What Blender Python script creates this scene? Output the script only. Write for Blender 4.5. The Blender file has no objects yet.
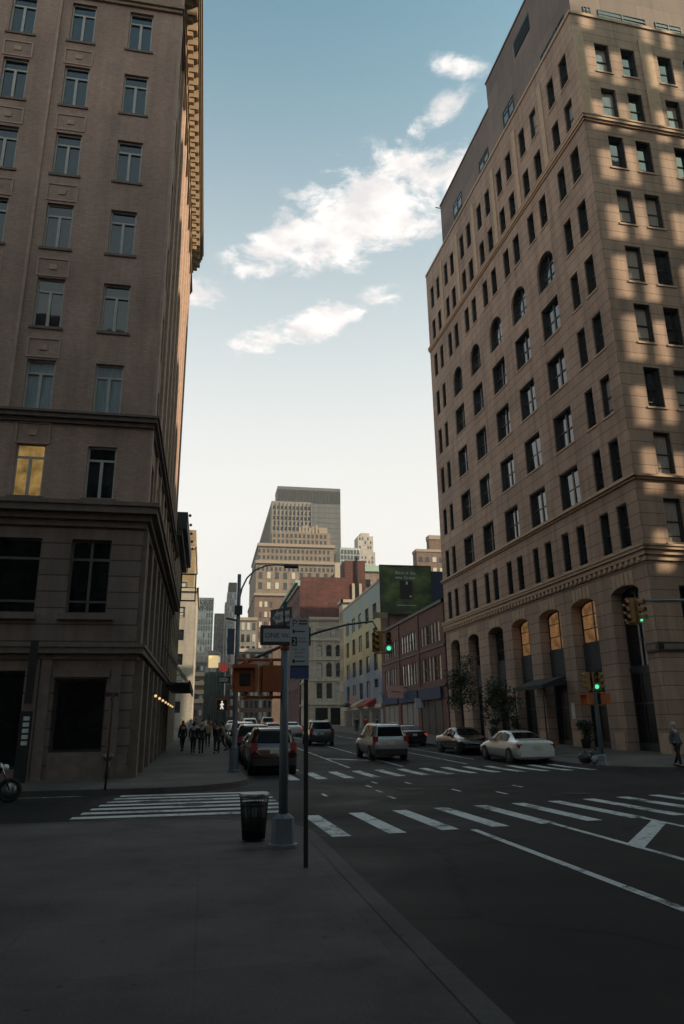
import bpy, bmesh, math, random
from mathutils import Vector, Matrix
R = math.radians
random.seed(7)
SC = bpy.context.scene
COL = SC.collection
PI = math.pi

def g(y): return .018 * min(max(y - 30., 0.), 100.)

# ------------------------------------------------------------------ materials
MAT = {}
def nodes_of(name):
    m = bpy.data.materials.new(name); m.use_nodes = True
    nt = m.node_tree; b = nt.nodes['Principled BSDF']
    MAT[name] = m
    return m, nt, b
def N(nt, t, **kw):
    n = nt.nodes.new(t)
    for k, v in kw.items():
        if k in n.inputs: n.inputs[k].default_value = v
        else: setattr(n, k, v)
    return n
def lk(nt, a, b): nt.links.new(a, b)
def c4(c): return (c[0], c[1], c[2], 1.)
def noise(nt, vec, scale, detail=4, rough=.55):
    n = N(nt, 'ShaderNodeTexNoise'); n.inputs['Scale'].default_value = scale
    n.inputs['Detail'].default_value = detail; n.inputs['Roughness'].default_value = rough
    if vec is not None: lk(nt, vec, n.inputs['Vector'])
    return n.outputs['Fac']
def ramp(nt, fac, stops):
    r = N(nt, 'ShaderNodeValToRGB')
    e = r.color_ramp.elements
    while len(e) < len(stops): e.new(.5)
    for q, (p, c) in zip(e, stops):
        q.position = p; q.color = c4(c) if not isinstance(c, (int, float)) else (c, c, c, 1)
    lk(nt, fac, r.inputs['Fac']); return r.outputs['Color']
def mixc(nt, fac, a, b, mode='MIX'):
    n = N(nt, 'ShaderNodeMix', data_type='RGBA', blend_type=mode)
    for i, v in ((0, fac), (6, a), (7, b)):
        if isinstance(v, (int, float)): n.inputs[i].default_value = v
        elif isinstance(v, tuple): n.inputs[i].default_value = c4(v)
        else: lk(nt, v, n.inputs[i])
    return n.outputs[2]
def mapping(nt, src, scale=(1, 1, 1), loc=(0, 0, 0)):
    n = N(nt, 'ShaderNodeMapping'); n.inputs['Scale'].default_value = scale; n.inputs['Location'].default_value = loc
    lk(nt, src, n.inputs['Vector']); return n.outputs['Vector']
def bump(nt, b, h, s, d=.02):
    n = N(nt, 'ShaderNodeBump'); n.inputs['Strength'].default_value = s; n.inputs['Distance'].default_value = d
    lk(nt, h, n.inputs['Height']); lk(nt, n.outputs['Normal'], b.inputs['Normal'])

def plain(name, col, rough=.6, metal=0., var=.15, scale=3., emit=None, es=0., bmp=0., coat=0.):
    m, nt, b = nodes_of(name)
    tc = N(nt, 'ShaderNodeTexCoord').outputs['Object']
    f = noise(nt, tc, scale, 5)
    lo = tuple(c * (1 - var) for c in col); hi = tuple(min(1, c * (1 + var)) for c in col)
    lk(nt, ramp(nt, f, [(.3, lo), (.7, hi)]), b.inputs['Base Color'])
    b.inputs['Roughness'].default_value = rough; b.inputs['Metallic'].default_value = metal
    if coat: b.inputs['Coat Weight'].default_value = coat; b.inputs['Coat Roughness'].default_value = .05
    if bmp: bump(nt, b, noise(nt, tc, scale * 6, 4), bmp)
    if emit: b.inputs['Emission Color'].default_value = c4(emit); b.inputs['Emission Strength'].default_value = es
    return m

def wall_mat(name, col, bw=.22, bh=.075, mortar=.012, mcol=None, bvar=.18, stain=.3, rough=.85, grime=.35, squash=0., off=.5):
    """masonry laid out in metres on the UVs of the walls"""
    m, nt, b = nodes_of(name)
    uv = N(nt, 'ShaderNodeUVMap').outputs['UV']
    br = N(nt, 'ShaderNodeTexBrick'); lk(nt, uv, br.inputs['Vector'])
    br.offset = off
    br.inputs['Scale'].default_value = 1.
    br.inputs['Brick Width'].default_value = bw; br.inputs['Row Height'].default_value = bh
    br.inputs['Mortar Size'].default_value = mortar; br.inputs['Mortar Smooth'].default_value = .3
    mc = mcol or tuple(c * .55 for c in col)
    br.inputs['Color1'].default_value = c4(tuple(c * (1 - bvar) for c in col))
    br.inputs['Color2'].default_value = c4(tuple(min(1, c * (1 + bvar)) for c in col))
    br.inputs['Mortar'].default_value = c4(mc)
    big = noise(nt, uv, .22, 6, .6)
    stc = ramp(nt, big, [(.35, 1 - stain), (.65, 1. )])
    c1 = mixc(nt, 1., br.outputs['Color'], stc, 'MULTIPLY')
    st = noise(nt, mapping(nt, uv, (1.6, .12, 1)), 1., 5, .65)
    sc = ramp(nt, st, [(.42, 1.), (.75, 1 - grime)])
    c2 = mixc(nt, 1., c1, sc, 'MULTIPLY')
    fine = ramp(nt, noise(nt, uv, 9., 4), [(.3, .88), (.7, 1.06)])
    c3 = mixc(nt, 1., c2, fine, 'MULTIPLY')
    lk(nt, c3, b.inputs['Base Color']); b.inputs['Roughness'].default_value = rough
    bump(nt, b, br.outputs['Fac'], -.5, .012)
    return m

def glass_mat(name, base=(.012, .016, .02), rough=.03, blind=None, emit=None, es=0., blindfrac=0., ior=1.5):
    m, nt, b = nodes_of(name)
    oi = N(nt, 'ShaderNodeObjectInfo').outputs['Random']
    tc = N(nt, 'ShaderNodeTexCoord').outputs['Object']
    if blind:
        f = N(nt, 'ShaderNodeMath', operation='LESS_THAN'); lk(nt, oi, f.inputs[0]); f.inputs[1].default_value = blindfrac
        v = noise(nt, mapping(nt, tc, (5, 1, .4)), 3., 3)
        bc = ramp(nt, v, [(.3, tuple(c * .7 for c in blind)), (.7, blind)])
        lk(nt, mixc(nt, f.outputs[0], base, bc), b.inputs['Base Color'])
    else:
        v = noise(nt, tc, .9, 3)
        lk(nt, ramp(nt, v, [(.35, tuple(c * .5 for c in base)), (.7, tuple(c * 1.8 for c in base))]), b.inputs['Base Color'])
    b.inputs['Roughness'].default_value = rough
    b.inputs['IOR'].default_value = ior
    b.inputs['Coat Weight'].default_value = .6 if ior > 1.4 else 0.; b.inputs['Coat Roughness'].default_value = .02
    bump(nt, b, noise(nt, tc, 1.1, 2), .12, .03)
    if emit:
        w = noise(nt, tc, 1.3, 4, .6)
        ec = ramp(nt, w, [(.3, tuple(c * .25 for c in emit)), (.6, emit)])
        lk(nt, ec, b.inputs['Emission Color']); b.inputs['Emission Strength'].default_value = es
    return m

def asphalt():
    m, nt, b = nodes_of('asphalt')
    tc = N(nt, 'ShaderNodeTexCoord').outputs['Object']
    f = noise(nt, tc, .35, 8, .62)
    c = ramp(nt, f, [(.3, (.009, .0075, .0085)), (.5, (.014, .012, .013)), (.7, (.025, .022, .022))])
    fine = ramp(nt, noise(nt, tc, 60., 3), [(.3, .65), (.7, 1.3)])
    c = mixc(nt, 1., c, fine, 'MULTIPLY')
    # wheel tracks and oil streaks run with the avenue
    tr = ramp(nt, noise(nt, mapping(nt, tc, (1.1, .05, 1)), 1., 4), [(.45, 1.), (.7, .72)])
    c = mixc(nt, 1., c, tr, 'MULTIPLY')
    # tar-sealed cracks
    vo = N(nt, 'ShaderNodeTexVoronoi', feature='DISTANCE_TO_EDGE')
    wv = N(nt, 'ShaderNodeVectorMath', operation='ADD'); lk(nt, tc, wv.inputs[0])
    nz = N(nt, 'ShaderNodeTexNoise'); nz.inputs['Scale'].default_value = .8; lk(nt, tc, nz.inputs['Vector'])
    lk(nt, nz.outputs['Color'], wv.inputs[1]); lk(nt, wv.outputs[0], vo.inputs['Vector'])
    vo.inputs['Scale'].default_value = .22
    cr = ramp(nt, vo.outputs['Distance'], [(.0, .25), (.018, 1.)])
    c = mixc(nt, 1., c, cr, 'MULTIPLY')
    # repair patches
    pb = N(nt, 'ShaderNodeTexBrick'); lk(nt, tc, pb.inputs['Vector']); pb.inputs['Scale'].default_value = 1.
    pb.inputs['Brick Width'].default_value = 7.3; pb.inputs['Row Height'].default_value = 5.1; pb.inputs['Mortar Size'].default_value = .0
    pb.inputs['Color1'].default_value = (.62, .62, .62, 1); pb.inputs['Color2'].default_value = (1.4, 1.38, 1.36, 1)
    c = mixc(nt, .8, c, pb.outputs['Color'], 'MULTIPLY')
    lk(nt, c, b.inputs['Base Color'])
    b.inputs['Specular IOR Level'].default_value = .22
    lk(nt, ramp(nt, f, [(.3, .6), (.7, .9)]), b.inputs['Roughness'])
    bump(nt, b, noise(nt, tc, 90., 3), .35, .01)
    return m

def pavement(name, col, size=1.5):
    m, nt, b = nodes_of(name)
    tc = N(nt, 'ShaderNodeTexCoord').outputs['Object']
    br = N(nt, 'ShaderNodeTexBrick'); lk(nt, tc, br.inputs['Vector']); br.offset = 0.
    br.inputs['Scale'].default_value = 1.; br.inputs['Brick Width'].default_value = size; br.inputs['Row Height'].default_value = size
    br.inputs['Mortar Size'].default_value = .012; br.inputs['Mortar Smooth'].default_value = .2
    br.inputs['Color1'].default_value = c4(tuple(c * .9 for c in col)); br.inputs['Color2'].default_value = c4(tuple(c * 1.08 for c in col))
    br.inputs['Mortar'].default_value = c4(tuple(c * .86 for c in col))
    f = ramp(nt, noise(nt, tc, .55, 8, .7), [(.3, .5), (.5, .95), (.7, 1.3)])
    c = mixc(nt, 1., br.outputs['Color'], f, 'MULTIPLY')
    vo = N(nt, 'ShaderNodeTexVoronoi'); lk(nt, tc, vo.inputs['Vector']); vo.inputs['Scale'].default_value = 2.6
    gum = ramp(nt, vo.outputs['Distance'], [(.0, .4), (.06, .45), (.09, 1.)])
    c = mixc(nt, .8, c, gum, 'MULTIPLY')
    fine = ramp(nt, noise(nt, tc, 40., 4), [(.3, .8), (.7, 1.15)])
    c = mixc(nt, 1., c, fine, 'MULTIPLY')
    lk(nt, c, b.inputs['Base Color']); b.inputs['Roughness'].default_value = .82; b.inputs['Specular IOR Level'].default_value = .25
    bump(nt, b, noise(nt, tc, 55., 3), .25, .008)
    return m

def paint_line():
    m, nt, b = nodes_of('road_paint')
    tc = N(nt, 'ShaderNodeTexCoord').outputs['Object']
    w = noise(nt, tc, 7., 8, .7)
    big = noise(nt, tc, .7, 4, .6)
    s = N(nt, 'ShaderNodeMath', operation='ADD'); lk(nt, w, s.inputs[0]); lk(nt, big, s.inputs[1])
    c = ramp(nt, s.outputs[0], [(.80, (.04, .038, .038)), (.90, (.30, .29, .28)), (1.1, (.55, .53, .51))])
    lk(nt, c, b.inputs['Base Color']); b.inputs['Roughness'].default_value = .7
    return m

def mural_mat():
    m, nt, b = nodes_of('painted_plaster')
    uv = N(nt, 'ShaderNodeUVMap').outputs['UV']
    nz = N(nt, 'ShaderNodeTexNoise'); nz.inputs['Scale'].default_value = .16; nz.inputs['Detail'].default_value = 3; lk(nt, uv, nz.inputs['Vector'])
    sep = N(nt, 'ShaderNodeSeparateXYZ'); lk(nt, uv, sep.inputs[0])
    zz = N(nt, 'ShaderNodeMapRange'); lk(nt, sep.outputs['Y'], zz.inputs[0]); zz.inputs[1].default_value = 1; zz.inputs[2].default_value = 21
    a = N(nt, 'ShaderNodeMath', operation='MULTIPLY_ADD'); lk(nt, nz.outputs['Fac'], a.inputs[0]); a.inputs[1].default_value = .9; lk(nt, zz.outputs[0], a.inputs[2])
    c = ramp(nt, a.outputs[0], [(.35, (.20, .19, .17)), (.6, (.23, .24, .25)), (.74, (.12, .15, .21)), (.86, (.21, .22, .23)), (1., (.42, .33, .15))])
    a2 = N(nt, 'ShaderNodeMath', operation='SUBTRACT'); lk(nt, a.outputs[0], a2.inputs[0]); a2.inputs[1].default_value = .55
    c2 = ramp(nt, a2.outputs[0], [(.38, (.36, .29, .15)), (.55, (.48, .40, .22)), (.7, (.34, .36, .26)), (.85, (.28, .34, .34))])
    f = ramp(nt, zz.outputs[0], [(.42, 0.), (.55, 1.)])
    c = mixc(nt, f, c, c2)
    fine = ramp(nt, noise(nt, uv, 4., 5), [(.3, .8), (.7, 1.1)])
    lk(nt, mixc(nt, 1., c, fine, 'MULTIPLY'), b.inputs['Base Color']); b.inputs['Roughness'].default_value = .8
    return m

def poster_mat():
    m, nt, b = nodes_of('billboard_print')
    tc = N(nt, 'ShaderNodeTexCoord').outputs['Object']
    n1 = noise(nt, mapping(nt, tc, (.35, 1, .5)), 1.1, 5, .6)
    c = ramp(nt, n1, [(.32, (.018, .022, .018)), (.48, (.045, .065, .028)), (.62, (.11, .16, .05)), (.76, (.2, .26, .1))])
    lk(nt, c, b.inputs['Base Color']); b.inputs['Roughness'].default_value = .45
    return m

wall_mat('tan_brick', (.49, .325, .26), .22, .08, .009, mcol=(.34, .24, .19), stain=.25, grime=.3, bvar=.1)
wall_mat('brown_stone', (.26, .19, .165), 60., .62, .03, mcol=(.09, .065, .055), stain=.28, grime=.4, bvar=.1)
wall_mat('tan_stone_blocks', (.425, .288, .21), 40., .72, .028, mcol=(.17, .115, .08), stain=.3, grime=.42, bvar=.09)
wall_mat('red_brick', (.155, .055, .042), .23, .08, .012, mcol=(.12, .06, .05), stain=.3)
wall_mat('dark_red_brick', (.125, .037, .028), 1.3, .33, .03, mcol=(.085, .04, .035), stain=.45, bvar=.28)
wall_mat('cream_stone', (.42, .37, .30), 2., .7, .02, stain=.2)
wall_mat('white_brick', (.42, .365, .31), .5, .2, .015, stain=.2, bvar=.06)
wall_mat('gold_brick', (.34, .24, .13), .4, .15, .015)
wall_mat('beige_brick', (.22, .165, .125), 1., .4, .02, stain=.15)
wall_mat('brown_brick', (.16, .098, .072), 1., .4, .02, stain=.15)
wall_mat('tower_concrete', (.20, .178, .157), 3., 4., .06, stain=.12, grime=.15)
wall_mat('tower_grey', (.08, .081, .085), 2.2, 60., .35, mcol=(.06, .063, .067), stain=.1, grime=.1, off=0.)
wall_mat('tower_green', (.36, .40, .38), 3., 4., .2, stain=.1, grime=.15)
wall_mat('pale_stone', (.38, .33, .28), 3., 4., .1, stain=.1, grime=.15)
wall_mat('grey_panel', (.20, .152, .13), 3., 2.2, .02, stain=.15, grime=.2)
wall_mat('charcoal_stone', (.05, .05, .055), 2., 1.2, .02, stain=.2)
wall_mat('pink_plaster', (.34, .2, .17), 50., 50., .01, stain=.25)
mural_mat(); poster_mat(); asphalt(); paint_line()
pavement('sidewalk_concrete', (.092, .074, .074))
pavement('far_sidewalk', (.10, .084, .076))
pavement('kerb_granite', (.08, .066, .066), 1.9)
plain('tan_trim', (.42, .295, .2), .85, var=.12, bmp=.2)
plain('brown_trim', (.17, .128, .108), .85, var=.2, bmp=.2)
plain('brick_trim', (.42, .295, .235), .85, var=.15, bmp=.2)
plain('cream_trim', (.36, .31, .25), .8, var=.12)
plain('gold_trim', (.30, .22, .145), .8, var=.15)
plain('dark_trim', (.035, .033, .035), .6)
plain('beige_trim', (.25, .195, .15), .8, var=.12)
plain('copper_green', (.24, .33, .27), .7, var=.2)
plain('roof_tar', (.06, .06, .06), .9)
plain('dark_frame', (.018, .017, .017), .5)
plain('pale_frame', (.42, .40, .37), .55)
plain('grey_frame', (.09, .085, .08), .55)
glass_mat('glass_sky')
glass_mat('glass_dark', (.006, .007, .008), .08, ior=1.35)
glass_mat('glass_blind', blind=(.50, .45, .38), blindfrac=.55)
glass_mat('glass_pale', blind=(.45, .43, .4), blindfrac=.3)
glass_mat('glass_gold_reflection', (.05, .03, .01), emit=(1., .62, .2), es=.17)  # yellow reflection of a sunlit building, put in as emission
glass_mat('glass_amber_reflection', (.05, .03, .01), emit=(1., .50, .2), es=.11)  # glow stands in for sunlit buildings mirrored in the arch panes
glass_mat('glass_shop', (.004, .004, .005), .3, ior=1.25)
glass_mat('glass_car', (.004, .005, .006), .06, ior=1.22)
glass_mat('glass_bright', blind=(.55, .47, .40), blindfrac=.7)
glass_mat('glass_curtain', blind=(.34, .40, .43), blindfrac=1.1)
plain('shop_dark', (.012, .011, .011), .6, var=.5, scale=.8)
plain('roller_shutter', (.15, .14, .135), .6, var=.2)
plain('pole_grey', (.13, .15, .175), .5, .15, var=.15)
plain('pole_black', (.012, .012, .014), .5, .3)
plain('pole_dark', (.05, .055, .065), .5, .5)
plain('signal_yellow', (.25, .125, .03), .5, var=.15)
plain('signal_orange', (.42, .115, .033), .5, var=.15)
plain('black_metal', (.010, .010, .011), .4, .5)
plain('galvanised', (.22, .23, .24), .4, .8, var=.25)
plain('sign_white', (.44, .46, .49), .5, var=.05)
plain('sign_black', (.010, .010, .011), .5)
plain('sign_blue', (.03, .06, .2), .5)
plain('sign_red', (.14, .01, .01), .5)
plain('sign_pink', (.55, .33, .30), .6)
plain('banner_blue', (.10, .12, .18), .8)
plain('lens_green', (.02, .2, .12), .3, emit=(.1, 1., .5), es=.5)
plain('lens_off', (.03, .012, .01), .3)
plain('lens_white', (.5, .5, .5), .3, emit=(1., .95, .85), es=.35)
plain('lens_hand', (.3, .08, .03), .3)
MAT['glass_car'].node_tree.nodes['Principled BSDF'].inputs['Specular IOR Level'].default_value = .25
plain('lamp_warm', (.8, .6, .3), .4, emit=(1., .62, .28), es=.5)
plain('tail_red', (.28, .012, .01), .25, coat=.5)
plain('tail_lit', (.3, .02, .01), .3, emit=(1., .09, .03), es=.22)
plain('headlight_glass', (.5, .52, .55), .15, coat=1.)
plain('rubber', (.012, .012, .012), .85)
plain('rim_alloy', (.25, .26, .27), .35, .8)
plain('plate_white', (.5, .48, .4), .5)
plain('car_red', (.045, .005, .005), .22, .2, var=.04, coat=1.)
plain('car_silver', (.30, .30, .29), .3, .4, var=.04, coat=1.)
plain('car_white', (.52, .51, .49), .25, 0., var=.04, coat=1.)
plain('car_black', (.010, .010, .012), .2, .1, var=.04, coat=1.)
plain('car_grey', (.06, .065, .07), .25, .4, var=.04, coat=1.)
plain('car_yellow', (.50, .26, .015), .25, 0., var=.04, coat=1.)
plain('car_green', (.05, .065, .055), .25, .3, var=.04, coat=1.)
plain('plastic_black', (.012, .012, .013), .6)
plain('chrome', (.5, .5, .5), .12, 1.)
plain('skin', (.40, .25, .18), .55)
plain('skin_deep', (.14, .075, .05), .55)
plain('hair_dark', (.012, .009, .008), .6)
plain('hair_grey', (.35, .34, .33), .6)
plain('hair_fair', (.30, .19, .09), .6)
plain('cloth_black', (.012, .012, .014), .9)
plain('cloth_navy', (.018, .024, .045), .9)
plain('cloth_grey', (.10, .11, .12), .9)
plain('cloth_red', (.30, .03, .03), .9)
plain('cloth_tan', (.36, .26, .17), .9)
plain('cloth_white', (.5, .49, .46), .9)
plain('cloth_denim', (.03, .045, .075), .9)
plain('canvas_black', (.018, .018, .02), .8)
plain('canvas_blue', (.02, .03, .07), .8)
plain('bag_black', (.012, .012, .013), .35, bmp=.6, scale=4)
plain('bag_clear', (.25, .26, .27), .3, bmp=.6, scale=4)
plain('leaf_dark', (.035, .05, .02), .6, var=.4)
plain('bark', (.06, .045, .035), .9, bmp=.5)
plain('iron', (.025, .022, .022), .7, .4)
plain('rust_pole', (.055, .02, .018), .7, .2)
plain('hydrant_grey', (.16, .155, .15), .5, .5)
plain('sign_letter', (.55, .56, .55), .5)
plain('yellow_lit', (.6, .45, .2), .5, emit=(1., .72, .36), es=.28)
plain('scaffold_green', (.008, .028, .024), .8)
plain('stripe_pale', (.42, .30, .22), .8)

# ------------------------------------------------------------------ mesh builder
class MB:
    def __init__(self): self.v = []; self.f = []; self.sm = []
    def poly(self, pts, smooth=False):
        i = len(self.v); self.v += [tuple(p) for p in pts]; self.f.append(tuple(range(i, i + len(pts)))); self.sm.append(smooth)
    def box(self, x0, x1, y0, y1, z0, z1, M=None):
        p = [(x, y, z) for z in (z0, z1) for y in (y0, y1) for x in (x0, x1)]
        if M is not None: p = [tuple(M @ Vector(q)) for q in p]
        i = len(self.v); self.v += p
        for q in ((0, 2, 3, 1), (4, 5, 7, 6), (0, 1, 5, 4), (2, 6, 7, 3), (0, 4, 6, 2), (1, 3, 7, 5)):
            self.f.append(tuple(i + k for k in q)); self.sm.append(False)
    def prism(self, pts, z0, z1):  # pts ccw in xy
        n = len(pts)
        self.poly([(x, y, z1) for x, y in pts]); self.poly([(x, y, z0) for x, y in reversed(pts)])
        for k in range(n):
            a, b = pts[k], pts[(k + 1) % n]
            self.poly([(a[0], a[1], z0), (b[0], b[1], z0), (b[0], b[1], z1), (a[0], a[1], z1)])
    def rings(self, rs, closed=True, cap=True, smooth=True):
        i = len(self.v); n = len(rs[0])
        for r in rs: self.v += [tuple(p) for p in r]
        for a in range(len(rs) - 1):
            for k in range(n if closed else n - 1):
                k2 = (k + 1) % n
                self.f.append((i + a * n + k, i + a * n + k2, i + (a + 1) * n + k2, i + (a + 1) * n + k)); self.sm.append(smooth)
        if cap and closed:
            self.f.append(tuple(i + k for k in reversed(range(n)))); self.sm.append(False)
            j = i + (len(rs) - 1) * n
            self.f.append(tuple(j + k for k in range(n))); self.sm.append(False)
    def tube(self, pts, r, n=10, cap=True):
        pts = [Vector(p) for p in pts]
        rad = r if isinstance(r, (list, tuple)) else [r] * len(pts)
        rs = []; up = None
        for k, p in enumerate(pts):
            d = (pts[min(k + 1, len(pts) - 1)] - pts[max(k - 1, 0)]).normalized()
            if up is None: up = Vector((1, 0, 0)) if abs(d.x) < .8 else Vector((0, 1, 0))
            a = d.cross(up).normalized(); bb = a.cross(d).normalized(); up = bb
            rs.append([p + rad[k] * (math.cos(t) * bb + math.sin(t) * a) for t in [2 * PI * q / n for q in range(n)]])
        self.rings(rs, True, cap)
    def lathe(self, prof, n=16, M=None, smooth=True):
        rs = []
        for r, z in prof:
            ring = [Vector((r * math.cos(2 * PI * k / n), r * math.sin(2 * PI * k / n), z)) for k in range(n)]
            if M is not None: ring = [M @ q for q in ring]
            rs.append(ring)
        self.rings(rs, True, True, smooth)
    def ball(self, c, r, n=10, sc=(1, 1, 1)):
        rs = []
        for a in range(1, n):
            t = PI * a / n
            rs.append([(c[0] + r * sc[0] * math.sin(t) * math.cos(2 * PI * k / (2 * n)), c[1] + r * sc[1] * math.sin(t) * math.sin(2 * PI * k / (2 * n)), c[2] - r * sc[2] * math.cos(t)) for k in range(2 * n)])
        self.rings(rs)
    def mesh(self, name):
        me = bpy.data.meshes.new(name); me.from_pydata(self.v, [], self.f); me.update()
        me.polygons.foreach_set('use_smooth', self.sm)
        uv = me.uv_layers.new(name='UVMap').data
        for p in me.polygons:
            n = p.normal
            if abs(n.z) > .7:
                for li in p.loop_indices:
                    c = me.vertices[me.loops[li].vertex_index].co; uv[li].uv = (c.x, c.y)
            else:
                t = Vector((-n.y, n.x, 0)); t.normalize()
                for li in p.loop_indices:
                    c = me.vertices[me.loops[li].vertex_index].co; uv[li].uv = (c.dot(t), c.z)
        return me
    def mark(self): self.marks = getattr(self, 'marks', []) + [(len(self.v), len(self.f))]
    def build(self, name, mat, parent=None):
        me = self.mesh(name)
        return link(name, me, mat, parent)
    def each(self, name, mat, parent):
        """one object for every marked piece"""
        ms = self.marks + [(len(self.v), len(self.f))]; out = []
        for (v0, f0), (v1, f1) in zip(ms, ms[1:]):
            if v1 == v0: continue
            q = MB(); q.v = self.v[v0:v1]; q.f = [tuple(i - v0 for i in f) for f in self.f[f0:f1]]; q.sm = self.sm[f0:f1]
            out.append(q.build(name, mat, parent))
        return out
def link(name, me, mat=None, parent=None, loc=(0, 0, 0), rz=0.):
    if mat and not me.materials: me.materials.append(MAT[mat])
    o = bpy.data.objects.new(name, me); COL.objects.link(o)
    o.location = loc; o.rotation_euler = (0, 0, rz)
    if parent: o.parent = parent
    return o
def tag(o, label, cat, group=None):
    o['label'] = label; o['category'] = cat
    if group: o['group'] = group
    return o
def thing(name, label, cat, loc=(0, 0, 0), rz=0., group=None):
    o = bpy.data.objects.new(name, None); COL.objects.link(o); o.empty_display_size = .3
    o.location = loc; o.rotation_euler = (0, 0, rz)
    return tag(o, label, cat, group)
def struct(mb, name, mat):
    o = mb.build(name, mat); o['kind'] = 'structure'; return o
def stuff(o): o['kind'] = 'stuff'; return o
def dup(root, loc, rz, label=None, group=None, remat=None):
    def cp(o, parent):
        c = o.copy(); COL.objects.link(c)
        if parent: c.parent = parent
        for ch in o.children: cp(ch, c)
        return c
    r = cp(root, None); r.location = loc; r.rotation_euler = (0, 0, rz)
    if label: r['label'] = label
    if group: r['group'] = group
    if remat:
        for o in r.children:
            if o.name.split('.')[0] in remat:
                o.data = o.data.copy(); o.data.materials.clear(); o.data.materials.append(MAT[remat[o.name.split('.')[0]]])
    return r
def text_mesh(mb, s, size, M, align='CENTER', depth=.004):
    cu = bpy.data.curves.new('lettering', 'FONT'); cu.body = s; cu.size = size; cu.align_x = align; cu.extrude = depth
    o = bpy.data.objects.new('lettering', cu); COL.objects.link(o)
    dg = bpy.context.evaluated_depsgraph_get(); me = bpy.data.meshes.new_from_object(o.evaluated_get(dg))
    i = len(mb.v); mb.v += [tuple(M @ v.co) for v in me.vertices]
    for p in me.polygons: mb.f.append(tuple(i + k for k in p.vertices)); mb.sm.append(False)
    bpy.data.objects.remove(o); bpy.data.curves.remove(cu); bpy.data.meshes.remove(me)
FRONT = Matrix.Rotation(R(90), 4, 'X')   # lettering in xy turned to face -y

# ------------------------------------------------------------------ facades
class Face:
    """a vertical wall plane: s along u, z up, d inwards"""
    def __init__(self, ox, oy, deg):
        self.o = (ox, oy); self.a = R(deg); self.u = (math.cos(self.a), math.sin(self.a)); self.n = (math.sin(self.a), -math.cos(self.a))
    def p(self, s, z, d=0.):
        return (self.o[0] + self.u[0] * s - self.n[0] * d, self.o[1] + self.u[1] * s - self.n[1] * d, z)
def arch_pts(s0, s1, z1, rise, n=10):
    c = (s0 + s1) / 2; hw = (s1 - s0) / 2
    return [(c - hw * math.cos(PI * k / n), z1 - rise + rise * math.sin(PI * k / n)) for k in range(n + 1)]
def facade(mb, F, S0, S1, Z0, Z1, ops):
    """wall sheet with openings (s0,s1,z0,z1,depth[,rise]) and their reveals"""
    ss = sorted({S0, S1} | {o[0] for o in ops} | {o[1] for o in ops}); zs = sorted({Z0, Z1} | {o[2] for o in ops} | {o[3] for o in ops})
    ss = [s for s in ss if S0 - 1e-6 <= s <= S1 + 1e-6]; zs = [z for z in zs if Z0 - 1e-6 <= z <= Z1 + 1e-6]
    for j in range(len(zs) - 1):
        run = None
        zm = (zs[j] + zs[j + 1]) / 2
        def flush(a, b): mb.poly([F.p(a, zs[j]), F.p(b, zs[j]), F.p(b, zs[j + 1]), F.p(a, zs[j + 1])])
        for i in range(len(ss) - 1):
            sm = (ss[i] + ss[i + 1]) / 2
            hole = any(o[0] < sm < o[1] and o[2] < zm < o[3] for o in ops)
            if hole:
                if run is not None: flush(run, ss[i]); run = None
            elif run is None: run = ss[i]
        if run is not None: flush(run, ss[-1])
    for o in ops:
        s0, s1, z0, z1, d = o[:5]; rise = o[5] if len(o) > 5 else 0
        if rise:
            ap = arch_pts(s0, s1, z1, rise)
            h = len(ap) // 2
            for k in range(h): mb.poly([F.p(*ap[k]), F.p(*ap[k + 1]), F.p(s0, z1)] if k else [F.p(*ap[0]), F.p(*ap[1]), F.p(s0, z1)])
            for k in range(h, len(ap) - 1): mb.poly([F.p(*ap[k]), F.p(*ap[k + 1]), F.p(s1, z1)])
            for k in range(len(ap) - 1):
                a, b = ap[k], ap[k + 1]; mb.poly([F.p(a[0], a[1]), F.p(a[0], a[1], d), F.p(b[0], b[1], d), F.p(b[0], b[1])])
            zt = z1 - rise
        else:
            zt = z1
            mb.poly([F.p(s0, z1), F.p(s0, z1, d), F.p(s1, z1, d), F.p(s1, z1)])
        mb.poly([F.p(s0, z0), F.p(s0, z0, d), F.p(s0, zt, d), F.p(s0, zt)])
        mb.poly([F.p(s1, z0), F.p(s1, zt), F.p(s1, zt, d), F.p(s1, z0, d)])
        mb.poly([F.p(s0, z0), F.p(s1, z0), F.p(s1, z0, d), F.p(s0, z0, d)])
def band(mb, F, s0, s1, z0, z1, out, into=.05):
    """a course standing out of the wall"""
    a = [F.p(s0, z0, into), F.p(s1, z0, into), F.p(s1, z0, -out), F.p(s0, z0, -out)]
    b = [(x, y, z1) for x, y, _ in a]
    i = len(mb.v); mb.v += a + b
    for q in ((0, 1, 2, 3), (4, 7, 6, 5), (0, 4, 5, 1), (1, 5, 6, 2), (2, 6, 7, 3), (3, 7, 4, 0)): mb.f.append(tuple(i + k for k in q)); mb.sm.append(False)

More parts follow.
